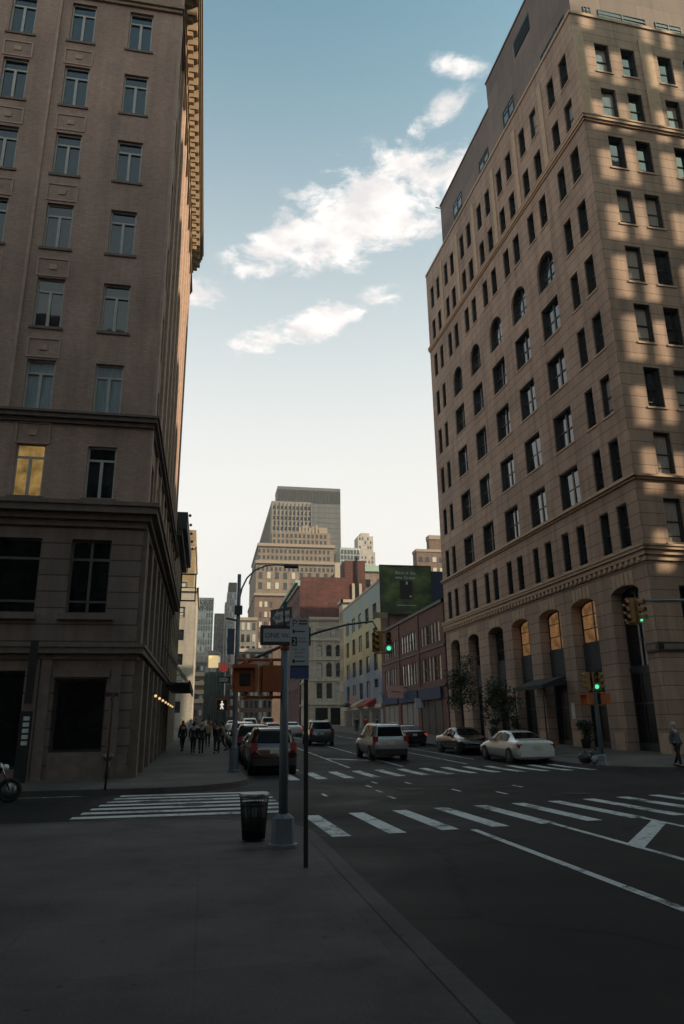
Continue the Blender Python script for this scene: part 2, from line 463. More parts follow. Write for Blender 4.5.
WCACHE = {}
def window_meshes(style, w, h, rise=0., lin=0.):
    key = (style, round(w, 2), round(h, 2), round(rise, 2), round(lin, 2))
    if key in WCACHE: return WCACHE[key]
    f = MB(); p = MB(); hw = w / 2
    t = {'sash': .07, 'double': .07, 'casement': .075, 'arch': .08, 'shop': .09, 'far': .06}.get(style, .07)
    def bar(x0, x1, z0, z1, y0=0., y1=.09): f.box(x0, x1, y0, y1, z0, z1)
    ht = h - rise
    dl = -lin
    bar(-hw, -hw + t, 0, ht, dl); bar(hw - t, hw, 0, ht, dl); bar(-hw + t, hw - t, 0, t, .003, .087)
    if rise:
        ap = arch_pts(-hw, hw, h, rise); ai = arch_pts(-hw + t, hw - t, h - t, rise)
        for k in range(len(ap) - 1):
            a, b, c, d = ap[k], ap[k + 1], ai[k + 1], ai[k]
            f.poly([(a[0], dl, a[1]), (d[0], dl, d[1]), (c[0], dl, c[1]), (b[0], dl, b[1])])
            f.poly([(d[0], dl, d[1]), (d[0], .09, d[1]), (c[0], .09, c[1]), (c[0], dl, c[1])])
        p.poly([(-hw, .05, 0), (hw, .05, 0)] + [(x, .05, z) for x, z in reversed(ap)][0:])
    else:
        bar(-hw + t, hw - t, h - t, h, dl + .003, .087)
        p.box(-hw + .01, hw - .01, .05, .06, .01, h - .01)
    if style == 'sash': bar(-hw + t, hw - t, h * .5 - .035, h * .5 + .035, -.01, .08); bar(-hw + t, hw - t, h * .17, h * .17 + .04, .006, .075)
    if style == 'double':
        bar(-t * 1.2, t * 1.2, t, h - t, -.01, .1)
        for a, b in ((-hw + t, -t * 1.2), (t * 1.2, hw - t)): bar(a, b, h * .5 - .035, h * .5 + .035, -.004, .08)
    if style == 'casement':
        zt = h * .74
        bar(-hw + t, hw - t, zt - .045, zt + .045, -.01, .08); bar(-.06, .06, t, zt - .045, -.012, .08)
    if style == 'arch':
        bar(-.04, .04, t, h - t * .5, -.006, .08); bar(-hw + t, -.04, h * .33, h * .33 + .06, 0.004, .08); bar(.04, hw - t, h * .33, h * .33 + .06, 0.004, .08)
        bar(-hw + t, -.04, h * .66, h * .66 + .05, 0.004, .08); bar(.04, hw - t, h * .66, h * .66 + .05, 0.004, .08)
    if style == 'tall':
        bar(-.05, .05, t, h - t, -.01, .1); bar(-hw + t, -.05, h * .72, h * .72 + .1, .004, .08); bar(.05, hw - t, h * .72, h * .72 + .1, .004, .08)
        bar(-hw + t, -.05, h * .15, h * .15 + .08, .004, .08); bar(.05, hw - t, h * .15, h * .15 + .08, .004, .08)
    WCACHE[key] = (f.mesh('window'), p.mesh('pane')); return WCACHE[key]
GC = {}
def mat_copy(me, mat):
    k = (me.name, mat)
    if k not in GC:
        c = me.copy(); c.materials.clear(); c.materials.append(MAT[mat]); GC[k] = c
    return GC[k]
def window(root, F, s, z, w, h, style, frame, glass, depth, rise=0., tilt=.006, sill=None, name='window', pane=True, lin=0.):
    fm, pm = window_meshes(style, w, h, rise, lin)
    o = link(name, mat_copy(fm, frame), None, root, F.p(s, z, depth), F.a)
    if pane:
        q = link('pane', mat_copy(pm, glass), None, o)
        q.rotation_euler = (random.gauss(0, tilt), 0, random.gauss(0, tilt))
    if sill:
        key = ('sill', round(w, 2), depth)
        if key not in WCACHE:
            m = MB(); m.box(-w / 2 - .12, w / 2 + .12, -depth - .06, -depth + .06, -.12, 0.0); WCACHE[key] = m.mesh('sill')
        link('sill', mat_copy(WCACHE[key], sill), None, o)
    return o

# ================================================================== SETTING
GY = [-200., 8., 30., 130., 700.]
def sheet(mb, x0, x1, ys, dz):
    for a, b in zip(ys, ys[1:]): mb.poly([(x0, a, g(a) + dz), (x1, a, g(a) + dz), (x1, b, g(b) + dz), (x0, b, g(b) + dz)])
m = MB(); sheet(m, -3000, 3000, [-3000., 30., 130., 6000.], -.06); struct(m, 'ground', 'asphalt')
m = MB(); sheet(m, -150, 250, GY, 0.); struct(m, 'road', 'asphalt')

def arc(cx, cy, r, a0, a1, n=10): return [(cx + r * math.cos(R(a0 + (a1 - a0) * k / n)), cy + r * math.sin(R(a0 + (a1 - a0) * k / n))) for k in range(n + 1)]
def sidewalk(name, flat, x0, x1, far, kerb_line, mat):
    """flat corner polygon (ccw) + strip going up the avenue"""
    m = MB(); m.prism(flat, -.05, .15)
    if far:
        for a, b in zip(far, far[1:]):
            m.poly([(x0, a, g(a) + .15), (x1, a, g(a) + .15), (x1, b, g(b) + .15), (x0, b, g(b) + .15)])
    struct(m, name, mat)
    k = MB()
    for (ax, ay), (bx, by) in zip(kerb_line, kerb_line[1:]):
        d = Vector((bx - ax, by - ay)).normalized(); n = Vector((d.y, -d.x)) # outward to the right of travel
        w = .18
        top = lambda x, y, o: (x + n.x * o, y + n.y * o, g(y) + .156)
        lo = lambda x, y, o: (x + n.x * o, y + n.y * o, g(y) - .04)
        k.poly([top(ax, ay, -w), top(ax, ay, .02), top(bx, by, .02), top(bx, by, -w)])
        k.poly([top(ax, ay, .02), lo(ax, ay, .05), lo(bx, by, .05), top(bx, by, .02)])
    struct(k, 'kerb', 'kerb_granite')
# left far block
c1 = arc(-1.6, 26.1, 3.1, 270, 360)
sidewalk('left_sidewalk', [(-80, 23)] + c1 + [(1.5, 30), (-80, 30)], -80, 1.5, [30., 130., 400.],
         [(-80, 23)] + c1 + [(1.5, 30), (1.5, 130), (1.5, 400)], 'far_sidewalk')
# right far block
c2 = arc(19.2, 28.9, 3.5, 180, 270)
sidewalk('right_sidewalk', [(120, 25.4), (120, 30), (15.7, 30)] + c2, 15.7, 120, [30., 130., 400.],
         [(15.7, 400), (15.7, 130), (15.7, 30)] + c2 + [(120, 25.4)], 'far_sidewalk')
# the block the camera stands on
c3 = arc(-1.2, 12.6, 3.05, 0, 90, 14)
sidewalk('near_sidewalk', [(-60, -60), (1.85, -60)] + c3 + [(-2.2, 15.3), (-60, 15.2)], 0, 0, None,
         [(1.85, -60)] + c3 + [(-2.2, 15.3), (-60, 15.2)], 'sidewalk_concrete')
c4_ = arc(22., 12., 3.4, 90, 180)
sidewalk('corner_sidewalk', [(18.6, -60), (90, -60), (90, 15.4)] + c4_, 0, 0, None,
         [(90, 15.4)] + c4_ + [(18.6, -60)], 'sidewalk_concrete')

# ------------------------------------------------------------------ road markings
def stripe(mb, x0, x1, y0, y1, shear=0., dz=.006):
    ys = [y0] + [y for y in (30., 130.) if y0 < y < y1] + [y1]
    for a, b in zip(ys, ys[1:]):
        sa = shear * (a - y0); sb = shear * (b - y0)
        mb.poly([(x0 + sa, a, g(a) + dz), (x1 + sa, a, g(a) + dz), (x1 + sb, b, g(b) + dz), (x0 + sb, b, g(b) + dz)])
m = MB()
for k in range(15):
    x = 2.25 + 1.03 * k
    if x < 18: stripe(m, x, x + .34, 13.15 + .13 * (x - 2.4), 16.3 + .2 * (x - 2.4) - .02 * k, -.03)
struct(m, 'crosswalk_marking', 'road_paint')
m = MB()
for k in range(13):
    x = 3.05 + 1.02 * k
    if x < 15.4: stripe(m, x, x + .38, 26.6 + min(1.3, .17 * (x - 3)), 30.3 + min(1.3, .17 * (x - 3)))
struct(m, 'crosswalk_marking', 'road_paint')
m = MB()
for k, y in enumerate((17.1, 17.95, 18.8, 19.65, 20.5, 21.35, 22.15)):
    m.poly([(-2.75 + .08 * k, y, .006), (1.9, y - .05, .006), (1.9, y + .36, .006), (-2.75 + .08 * k, y + .4, .006)])
struct(m, 'crosswalk_marking', 'road_paint')
m = MB()
stripe(m, 4.82, 4.95, -40, 13.3); stripe(m, 6.55, 6.67, -40, 13.8); stripe(m, 8.6, 8.72, -40, 14.2)
m.poly([(6.67, 11.2, .0062), (6.67, 10.75, .0062), (8.6, 13.05, .0062), (8.6, 13.5, .0062)])
stripe(m, 6.3, 6.42, 32.5, 120); stripe(m, 8.72, 8.84, 32.5, 120); stripe(m, 11.95, 12.07, 33, 46); stripe(m, 3.9, 4.02, 31.5, 60)
m.poly([(6.42, 39.4, g(39.4) + .006), (6.42, 38.7, g(38.7) + .006), (8.72, 36.2, g(36.2) + .006), (8.72, 36.9, g(36.9) + .006)])
stripe(m, 13.4, 13.5, 36, 120)
for x, y in ((4.9, 19.2), (5.0, 21.), (5.1, 22.8), (5.6, 24.2), (7.2, 20.6), (8.1, 19.4), (9.4, 21.3), (3.3, 20.4), (6.6, 23.6)): stripe(m, x, x + .1, y, y + .75)
stripe(m, -9, -3.4, 22.62, 22.72)
struct(m, 'lane_marking', 'road_paint')

def manhole(x, y, r, label):
    m = MB(); m.lathe([(r, g(y) + .002), (r, g(y) + .012), (r - .05, g(y) + .014), (r - .06, g(y) + .010), (.02, g(y) + .012)], 24)
    o = m.build('manhole_cover', 'iron'); o.data.transform(Matrix.Translation((x, y, 0))); 
    return tag(o, label, 'manhole cover')
manhole(6.1, 21.8, .4, 'round iron manhole cover in the middle of the road junction')
manhole(9.9, 18.9, .36, 'round iron manhole cover just beyond the near right crosswalk')
manhole(-3.35, 15.75, .42, 'round iron manhole cover set in the asphalt near the left edge of the street')
manhole(-1.35, 20.3, .36, 'round iron manhole cover lying among the stripes of the left crosswalk')
manhole(-.2, 19.35, .38, 'round iron manhole cover nearest the waste basket in the left crosswalk')

# ================================================================== RIGHT CORNER BUILDING
rb = thing('corner_building', 'tall tan stone corner building with arched ground floor and grey penthouse on the right', 'building', (23.3, 33.9, 0), R(1.65))
L = 31.4; FA = Face(0, L, -90)          # avenue side: s runs towards the camera
FS = Face(0, 0, 0)                       # side street face
A = lambda s: L - s
ROWS = {2: (11.32, 13.9), 3: (15.38, 17.95), 4: (19.55, 22.15), 5: (23.85, 26.5), 6: (28.1, 30.7), 7: (32.4, 35.0), 8: (36.8, 39.35), 9: (41.0, 43.45), 10: (44.95, 47.45)}
NEAR = [(1.1, 2.12), (2.98, 3.92)]; FAR = [(27.6, 28.5), (29.35, 30.3)]
WIDE = [(5.65, 8.05), (10.05, 12.45), (14.4, 16.8), (18.95, 21.15), (23.25, 25.5)]
PAIRS = [(5.72, 6.72, 7.68, 8.65), (10.2, 11.2, 12.05, 13.05), (14.55, 15.55, 16.4, 17.4), (18.95, 19.95, 20.7, 21.7), (23.4, 24.4, 25.15, 26.1)]
P2 = [(5.7, 6.65, 7.65, 8.55), (9.98, 10.92, 11.88, 12.7), (14.38, 15.35, 16.25, 17.15), (18.85, 19.8, 20.6, 21.5), (23.2, 24.1, 24.95, 25.98)]
ops = []; wins = []
for r, (z0, z1) in ROWS.items():
    cells = [(a, b, 'sash') for a, b in NEAR + FAR]
    if r == 2: cells += [(q[i], q[i + 1], 'sash') for q in P2 for i in (0, 2)]
    elif r <= 6: cells += [(a, b, 'double') for a, b in WIDE]
    elif r >= 8: cells += [(q[i], q[i + 1], 'sash') for q in PAIRS for i in (0, 2)]
    for a, b, st in cells:
        d = .34
        ops.append((A(b), A(a), z0, z1, d)); wins.append((A((a + b) / 2), z0, b - a, z1 - z0, st, d, 0.))
    if r == 7:
        for a, b in WIDE:
            ops.append((A(b), A(a), 32.1, 34.85, .4, 1.12)); wins.append((A((a + b) / 2), 32.1, b - a, 2.75, 'arch', .4, 1.12))
GAR = [(1.05, 3.75), (5.5, 8.35), (9.75, 12.75), (14.3, 17.15), (18.75, 21.6), (23.6, 25.95), (28.0, 30.2)]
for i, (a, b) in enumerate(GAR): ops.append((A(b), A(a), .2, 9.25, .75, .42))
wall = MB(); facade(wall, FA, 0, L, 0, 50., ops)
sops = []; swins = []
SC_ = [(1.6, 2.72), (3.65, 4.78), (6.6, 7.75), (8.7, 9.85), (11.8, 12.95), (13.9, 15.0)]
for r, (z0, z1) in ROWS.items():
    for i, (a, b) in enumerate(SC_):
        if r == 2 and i % 2: continue
        sops.append((a, b, z0, z1, .34)); swins.append(((a + b) / 2, z0, b - a, z1 - z0, 'sash', .34))
for a, b in ((1.75, 4.7), (6.6, 9.8), (11.8, 15.)): sops.append((a, b, .9, 8.9, .6))
facade(wall, FS, 0, 22, 0, 50., sops)
wall.poly([(22, 0, 0), (22, L, 0), (22, L, 50), (22, 0, 50)]); wall.poly([(22, L, 0), (0, L, 0), (0, L, 50), (22, L, 50)])
wall.build('wall', 'tan_stone_blocks', rb)
m = MB(); m.poly([(0, 0, 49.2), (22, 0, 49.2), (22, L, 49.2), (0, L, 49.2)]); m.build('roof', 'roof_tar', rb)
# courses
m = MB()
for z0, z1, o in ((10.25, 10.55, .1), (10.551, 10.82, .22), (10.821, 11.0, .34), (11.001, 11.12, .4), (14.95, 15.08, .12), (15.081, 15.22, .26), (40.3, 40.45, .1), (40.451, 40.68, .2), (40.681, 40.8, .25), (49.8, 50.05, .08)):
    if z0 in (10.25, 14.95, 40.3, 49.7): m.mark()
    band(m, FA, 0, L + o, z0, z1, o); band(m, FS, -o + .004, 22, z0, z1 - .003, o)
m.mark()
m.each('cornice', 'tan_trim', rb)
m = MB()
for s in [k * .55 for k in range(57)]: m.mark(); band(m, FA, s, s + .26, 10.3, 10.545, .2)   # dentils under the first cornice
m.each('dentil', 'tan_trim', rb)
m = MB()     # shallow piers that frame the two top storeys and the arcade
for s in (4.9, 9.35, 13.7, 18.15, 22.4, 26.8):
    m.mark()
    band(m, FA, A(s + .28), A(s - .28), 40.86, 48.6, .07)
for a, b in ((.0, .75), (5.2, 6.2), (10.35, 11.3)): m.mark(); band(m, FS, a + .003, b, 40.86, 48.6, .07)
for a, b in GAR:  # stone voussoir keys over the arches
    c = A((a + b) / 2); m.mark()
    for k in (-2, -1, 0, 1, 2): band(m, FA, c + k * .42 - .17, c + k * .42 + .17, 9.3 - abs(k) * .05, 9.98, .03 + .02 * (k == 0))
for s in (.0, 3.95, 8.55, 12.95, 17.35, 21.8, 26.15, 30.4):
    w = .95 if s else .9; m.mark()
    band(m, FA, A(s + w), A(s) , .15, 1.25, .08)
m.mark(); band(m, FS, .0, 1.6, .15, 1.25, .08)
m.each('pier', 'tan_trim', rb)
vis = []
cam_p = Vector((0, 0, 1.85))
# the hundred windows that show largest are parts of their own, the rest is one part
allw = [(FA,) + w + (0,) for w in wins] + [(FS,) + w + (0., 1) for w in swins]
def wsize(t):
    F, s, z, w, h = t[:5]; p = Matrix.Rotation(R(1.65), 4, 'Z') @ Vector(F.p(s, z)) + Vector((23.3, 33.9, 0)) - cam_p
    nn = Matrix.Rotation(R(1.65), 3, 'Z') @ Vector((F.n[0], F.n[1], 0))
    off = 1 if (F is FS and s > 9) else 0
    return (off, -w * h * abs(p.normalized().dot(nn)) / p.length_squared)
allw.sort(key=wsize)
rest_f = MB(); rest_p = MB()
def add_mesh(mb, me, M):
    i = len(mb.v); mb.v += [tuple(M @ v.co) for v in me.vertices]
    for p in me.polygons: mb.f.append(tuple(i + k for k in p.vertices)); mb.sm.append(False)
for i, t in enumerate(allw):
    F, s, z, w, h, st, d, rise, side = t
    if i < 99:
        window(rb, F, s, z, w, h, st, 'dark_frame', 'glass_blind' if side else ('glass_pale' if random.random() < .3 else 'glass_sky'), d, rise, tilt=.012, sill='tan_trim' if not rise else None, lin=.26)
    else:
        fm, pm = window_meshes(st, w, h, rise, .26); M = Matrix.Translation(F.p(s, z, d)) @ Matrix.Rotation(F.a, 4, 'Z')
        add_mesh(rest_f, fm, M); add_mesh(rest_p, pm, M)
o = stuff(rest_f.build('window', 'dark_frame', rb)); rest_p.build('pane', 'glass_sky', o)
# arcade infill: glazing above, dark spandrel, shopfront below
for i, (a, b) in enumerate(GAR):
    c = A((a + b) / 2); w = b - a
    zb = 6.6 if i else 4.75
    gl = {1: 'glass_amber_reflection', 2: 'glass_amber_reflection', 3: 'glass_amber_reflection'}.get(i, 'glass_dark')
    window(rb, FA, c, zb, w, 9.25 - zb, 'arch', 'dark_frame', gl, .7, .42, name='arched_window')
    m = MB()
    if i:
        m.box(-w / 2, w / 2, 0, .12, 4.7, 6.597); m.box(-w / 2 + .2, w / 2 - .2, -.04, .0, 4.9, 6.4)
        m.box(-w / 2, w / 2, -.06, .12, 4.6, 4.7)
    else: m.box(-w / 2, w / 2, 0, .12, 4.55, 4.747)
    o = m.build('spandrel', 'charcoal_stone', rb); o.location = FA.p(c, 0, .62); o.rotation_euler.z = FA.a
    m = MB(); h = 4.55; base = .2 + .018 * 0
    m.box(-w / 2, w / 2, .0, .1, base, base + .5); m.box(-w / 2, w / 2, 0, .1, h - .12, h)
    for x in (-w / 2, -w / 6 - .04, w / 6 - .04, w / 2 - .08): m.box(x, x + .08, 0, .1, base + .5, h - .12)
    m.box(-w / 2 + .08, w / 2 - .08, .01, .09, 2.75, 2.85)
    o = m.build('shopfront', 'dark_frame', rb); o.location = FA.p(c, 0, .66); o.rotation_euler.z = FA.a
    m = MB(); m.box(-w / 2, w / 2, .05, .07, base, h); q = m.build('pane', 'glass_shop', o)
for a, b in ((1.75, 4.7), (6.6, 9.8), (11.8, 15.)):
    window(rb, FS, (a + b) / 2, .9, b - a, 8.0, 'tall', 'dark_frame', 'glass_dark', .5)
# penthouse
def pent(x0, x1, y0, y1, z0, z1, mat='grey_panel'):
    m = MB(); m.box(x0, x1, y0, y1, z0, z1); m.box(x0 - .08, x1 + .08, y0 - .08, y1 + .08, z1, z1 + .18); return m
m = pent(.5, 20, .5, 14.2, 49.2, 58.9)
m2 = pent(.5, 20, 14.204, 27.1, 49.2, 55.9)
m.v, n0 = m.v, 0
i = len(m.v); m.v += m2.v; m.f += [tuple(i + k for k in f) for f in m2.f]; m.sm += m2.sm
m.build('penthouse', 'grey_panel', rb)
FP = Face(.5, L, -90); FPS = Face(0, .5, 0)
for s0, s1, z0, z1 in ((21.4, 23.6, 51.3, 53.1), (14.9, 17.0, 51.0, 52.4), (9.6, 11.6, 51., 52.8)):
    window(rb, FP, A((s0 + s1) / 2), z0, s1 - s0, z1 - z0, 'tall', 'dark_frame', 'glass_sky', -.06, name='penthouse_window')
m = MB(); band(m, FP, A(8.6), A(5.9), 55.7, 57.4, .05); 
for k in range(5): band(m, FP, A(8.5), A(6.0), 55.8 + k * .3, 55.9 + k * .3, .1)
m.build('vent_louvre', 'black_metal', rb)
for s0, s1 in ((1.4, 3.0), (3.05, 4.9)):
    window(rb, FP, A((s0 + s1) / 2), 50.0, s1 - s0, 1.5, 'tall', 'dark_frame', 'glass_sky', -.06, name='penthouse_window')
for s0, s1 in ((1.5, 2.1), (2.7, 6.6), (7.4, 9.6)):
    window(rb, FPS, (s0 + s1) / 2, 49.95, s1 - s0, 1.5, 'tall', 'dark_frame', 'glass_pale', -.06, name='penthouse_window')
m = MB(); m.tube([(.5, 27.0, 55.6), (-.1, 27.1, 55.7)], .05, 6); m.build('drain_spout', 'black_metal', rb)
# black canopy over the entrance
cn = thing('entrance_canopy', 'black sloping canvas canopy over the entrance of the tan arched building', 'canopy', (0, 0, 0), 0)
cn.parent = None
mw = Matrix.Translation((23.3, 33.9, 0)) @ Matrix.Rotation(R(1.65), 4, 'Z')
m = MB()
for s0, s1 in ((9.9, 14.2),):
    p = [FA.p(A(s1), 4.75, -.02), FA.p(A(s0), 4.75, -.02), FA.p(A(s0), 4.2, -1.7), FA.p(A(s1), 4.2, -1.7)]
    q = [FA.p(A(s1), 4.2, -.02), FA.p(A(s0), 4.2, -.02), FA.p(A(s0), 3.95, -1.7), FA.p(A(s1), 3.95, -1.7)]
    p = [mw @ Vector(v) for v in p]; q = [mw @ Vector(v) for v in q]
    m.poly([p[0], p[1], p[2], p[3]]); m.poly([p[3], p[2], q[2], q[3]]); m.poly([p[0], p[3], q[3], q[0]]); m.poly([p[2], p[1], q[1], q[2]]); m.poly([q[3], q[2], q[1], q[0]])
m.build('canvas', 'canvas_black', cn)
m = MB()
for s in (10., 14.1):
    m.tube([mw @ Vector(FA.p(A(s), .3, -1.62)), mw @ Vector(FA.p(A(s), 4.0, -1.62))], .04, 8)
m.build('post', 'black_metal', cn)
# black framed board that wraps the corner
cs = thing('corner_sign', 'black framed sign board wrapping the corner pier of the tan building', 'sign', (23.3, 33.9, 0), R(1.65))
m = MB(); band(m, FA, A(.98), A(-.1), 5.36, 5.84, .1, -.01); band(m, FS, .004, 3.2, 5.36, 5.837, .1, -.01); m.build('board', 'sign_black', cs)
m = MB(); band(m, FA, A(.85), A(.12), 5.46, 5.74, .115, -.1); m.build('panel', 'brown_trim', cs)
m = MB(); band(m, FS, .25, 3.1, 5.46, 5.74, .115, -.1); m.build('panel', 'brown_trim', cs)
m = MB(); band(m, FA, A(9.45), A(9.1), 2.05, 3.0, .04, -.002)
o = m.build('notice_board', 'sign_letter'); o.matrix_world = mw; tag(o, 'narrow white notice board on the stone pier beside the canopy', 'sign')

# ================================================================== LEFT CORNER BUILDING
lb = thing('office_building', 'dark tan brick building with stone base and big bracketed roof cornice on the left', 'building', (-2.66, 27.78, 0), 0.)
W = 60.; D = 24.4
FF = Face(-W, 0, 0); FE = Face(0, 0, 90)
X = lambda x: W + (x + 2.66)
LR = [(33.5, 35.9), (29.6, 31.95), (25.7, 28.0), (21.82, 24.12), (17.95, 20.3), (14.15, 16.42), (10.52, 12.72)]
cols = [(-5.04, -3.92)] + [(-7.74 - 2.72 * k, -6.62 - 2.72 * k) for k in range(0, 7)]
fo = []; fw = []
for z0, z1 in LR:
    for ci, (a, b) in enumerate(cols):
        fo.append((X(a), X(b), z0, z1, .16)); fw.append((X((a + b) / 2), z0, b - a, z1 - z0, ci))
up = MB(); facade(up, FF, 0, W, 10.0, 40.2, fo)
eo = []; ew = []
ecols = [2.2 + 2.62 * k for k in range(9)]
for z0, z1 in LR:
    for y in ecols: eo.append((y - .56, y + .56, z0, z1, .2)); ew.append((y, z0, 1.12, z1 - z0))
facade(up, FE, 0, D, 10.0, 40.2, eo)
up.poly([(0, D, 0), (-W, D, 0), (-W, D, 40.2), (0, D, 40.2)])
up.build('wall', 'tan_brick', lb)
lo = MB(); lops = [(X(-5.3), X(-3.82), 6.0, 8.85, .3), (X(-9.6), X(-6.38), 6.0, 8.85, .3), (X(-13.4), X(-10.6), 6.0, 8.85, .3),
                   (X(-5.42), X(-3.6), 1.05, 3.6, .45), (X(-9.6), X(-6.45), .5, 3.9, .6), (X(-13.4), X(-10.6), .5, 3.9, .6)]
facade(lo, FF, 0, W, 0, 10.0, lops)
eb = [(1.1 + 2.9 * k, 2.75 + 2.9 * k) for k in range(8)]
facade(lo, FE, 0, D, 0, 10.0, [(a, b, .3, 4.2, .5) for a, b in eb] + [(a + .12, b - .12, 5.6, 8.6, .45) for a, b in eb])
lo.build('base_wall', 'brown_stone', lb)
m = MB(); m.poly([(-W, 0, 40.1), (0, 0, 40.1), (0, D, 40.1), (-W, D, 40.1)]); m.build('roof', 'roof_tar', lb)
m = MB()
for z0, z1, o in ((13.62, 13.8, .12), (13.801, 13.98, .26), (13.981, 14.08, .34)):
    band(m, FF, 0, W, z0, z1, o); band(m, FE, -o + .004, D, z0, z1 - .003, o)
for z0, z1, o in ((9.35, 9.6, .1), (9.601, 9.85, .26), (9.851, 10.12, .5), (10.121, 10.28, .58), (4.3, 4.5, .1), (4.501, 4.72, .3), (4.721, 4.85, .36)):
    band(m, FF, 0, W, z0, z1, o); band(m, FE, -o + .004, D, z0, z1 - .003, o)
m.build('string_course', 'brown_trim', lb)
m = MB()
for z0, z1, o in ((36.2, 36.38, .12), (36.381, 36.6, .22)):
    band(m, FF, 0, W, z0, z1, o)
    band(m, FE, -o + .004, D, z0, z1 - .003, o)
for z0, z1, o in ((38.3, 38.7, .2), (39.4, 39.65, .8), (39.651, 40.0, .9), (40.001, 40.3, .98)):
    band(m, FF, 0, W, z0, z1, o); band(m, FE, -o + .004, D + .05, z0, z1 - .003, o)
co = m.build('roof_cornice', 'gold_trim', lb)
m = MB()
for k in range(28):
    y = .15 + k * .88; m.mark()
    band(m, FE, y, y + .34, 38.71, 39.39, .72); band(m, FE, y + .05, y + .29, 38.35, 38.7, .5)
for k in range(20):
    x = W - .5 - k * .88; m.mark()
    band(m, FF, x, x + .34, 38.71, 39.39, .72)
m.each('bracket', 'gold_trim', co)
m = MB()   # flat brick strips and panels between the windows
for y in [0.02] + [3.2 + 2.62 * k for k in range(8)]: m.mark(); band(m, FE, y, y + .62, 14.1, 38.28, .13)
for y in [0.02] + [3.2 + 2.62 * k for k in range(8)]: m.mark(); band(m, FE, y, y + .5, 10.3, 13.6, .1)
m.each('pilaster', 'brick_trim', lb)
m = MB()
m.mark(); band(m, FF, X(-8.32), X(-8.2), 14.1, 36.18, .08)
for z0, z1 in LR[:6]:
    for a, b in cols[1:]:
        zz = z0 - .5; m.mark()
        for s0, s1, q0, q1 in ((a - .1, b + .1, zz - .95, zz - .88), (a - .1, b + .1, zz - .1, zz - .03), (a - .1, a - .03, zz - .88, zz - .1), (b + .03, b + .1, zz - .88, zz - .1)): band(m, FF, X(s0), X(s1), q0, q1, .035)
        band(m, FF, X((a + b) / 2 - .15), X((a + b) / 2 + .15), zz - .6, zz - .35, .04)
m.each('wall_panel', 'brick_trim', lb)
m = MB()   # giant pilasters of the base storey on the avenue and quoin edges
for y in [.05] + [2.95 + 2.9 * k for k in range(7)]: m.mark(); band(m, FE, y, y + .85, 4.86, 9.34, .16); m.mark(); band(m, FE, y + .1, y + .75, .12, 4.29, .3)
m.mark(); band(m, FF, X(-5.9), X(-5.55), .15, 4.29, .1); m.mark(); band(m, FF, X(-3.45), X(-3.1), .15, 4.29, .1)
m.mark(); band(m, FF, X(-5.46), X(-3.5), 3.66, 3.9, .12); m.mark(); band(m, FF, X(-5.55), X(-3.55), 5.75, 5.95, .2); m.mark(); band(m, FF, X(-9.7), X(-6.3), 5.75, 5.95, .2)
m.mark(); band(m, FF, X(-5.4), X(-2.72), .1, .95, .07); m.mark(); band(m, FF, X(-6.35), X(-5.95), .1, 4.29, .12)
m.each('pilaster', 'brown_trim', lb)
cnt = 0
for s, z, w, h, ci in sorted(fw, key=lambda t: t[4])[:28]:
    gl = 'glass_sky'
    if z < 11 and ci == 1: gl = 'glass_gold_reflection'
    elif 14 < z < 15: gl = 'glass_curtain'
    elif random.random() < .15: gl = 'glass_pale'
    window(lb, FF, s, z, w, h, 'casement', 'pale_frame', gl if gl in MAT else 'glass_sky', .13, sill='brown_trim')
for s, z, w, h in ew: window(lb, FE, s, z, w, h, 'casement', 'grey_frame', 'glass_sky', .17)
for i, o in enumerate(lops):
    window(lb, FF, (o[0] + o[1]) / 2, o[2], o[1] - o[0], o[3] - o[2], 'tall' if i < 3 else 'shop', 'grey_frame' if i < 3 else 'dark_frame', 'glass_dark', o[4] - .08)
for a, b in eb:
    window(lb, FE, (a + b) / 2, .3, b - a, 3.9, 'shop', 'dark_frame', 'glass_shop', .45, name='shop_window')
    window(lb, FE, (a + b) / 2, 5.6, b - a - .24, 3.0, 'tall', 'grey_frame', 'glass_dark', .4)
# little lamps along the shopfront
for k in range(8):
    y = 5.5 + 2.9 * k
    if k > 6: break
    t = thing('wall_lamp', 'small warm globe lamp on the avenue wall of the left building', 'lamp', (-2.66 + .48, 27.78 + y - .1, 3.2), 0., 'wall lamps along the left shopfront')
    m = MB(); m.ball((0, 0, 0), .065, 6); m.build('globe', 'lamp_warm', t)
    m = MB(); m.tube([(-.17, 0, .05), (-.05, 0, .12), (0, 0, .08)], .015, 6); m.build('bracket', 'black_metal', t)
cn = thing('shop_awning', 'dark flat awning over the pavement along the left building', 'awning')
m = MB(); m.box(-2.3, -.9, 41., 52., 4.12, 4.24); m.box(-.95, -.88, 41., 52., 3.9, 4.35); m.build('roof', 'canvas_black', cn)
m = MB()
for y in (41.5, 46.5, 51.5): m.tube([(-2.45, y, 6.3), (-.95, y, 4.25)], .025, 6)
m.build('tie_rod', 'black_metal', cn)

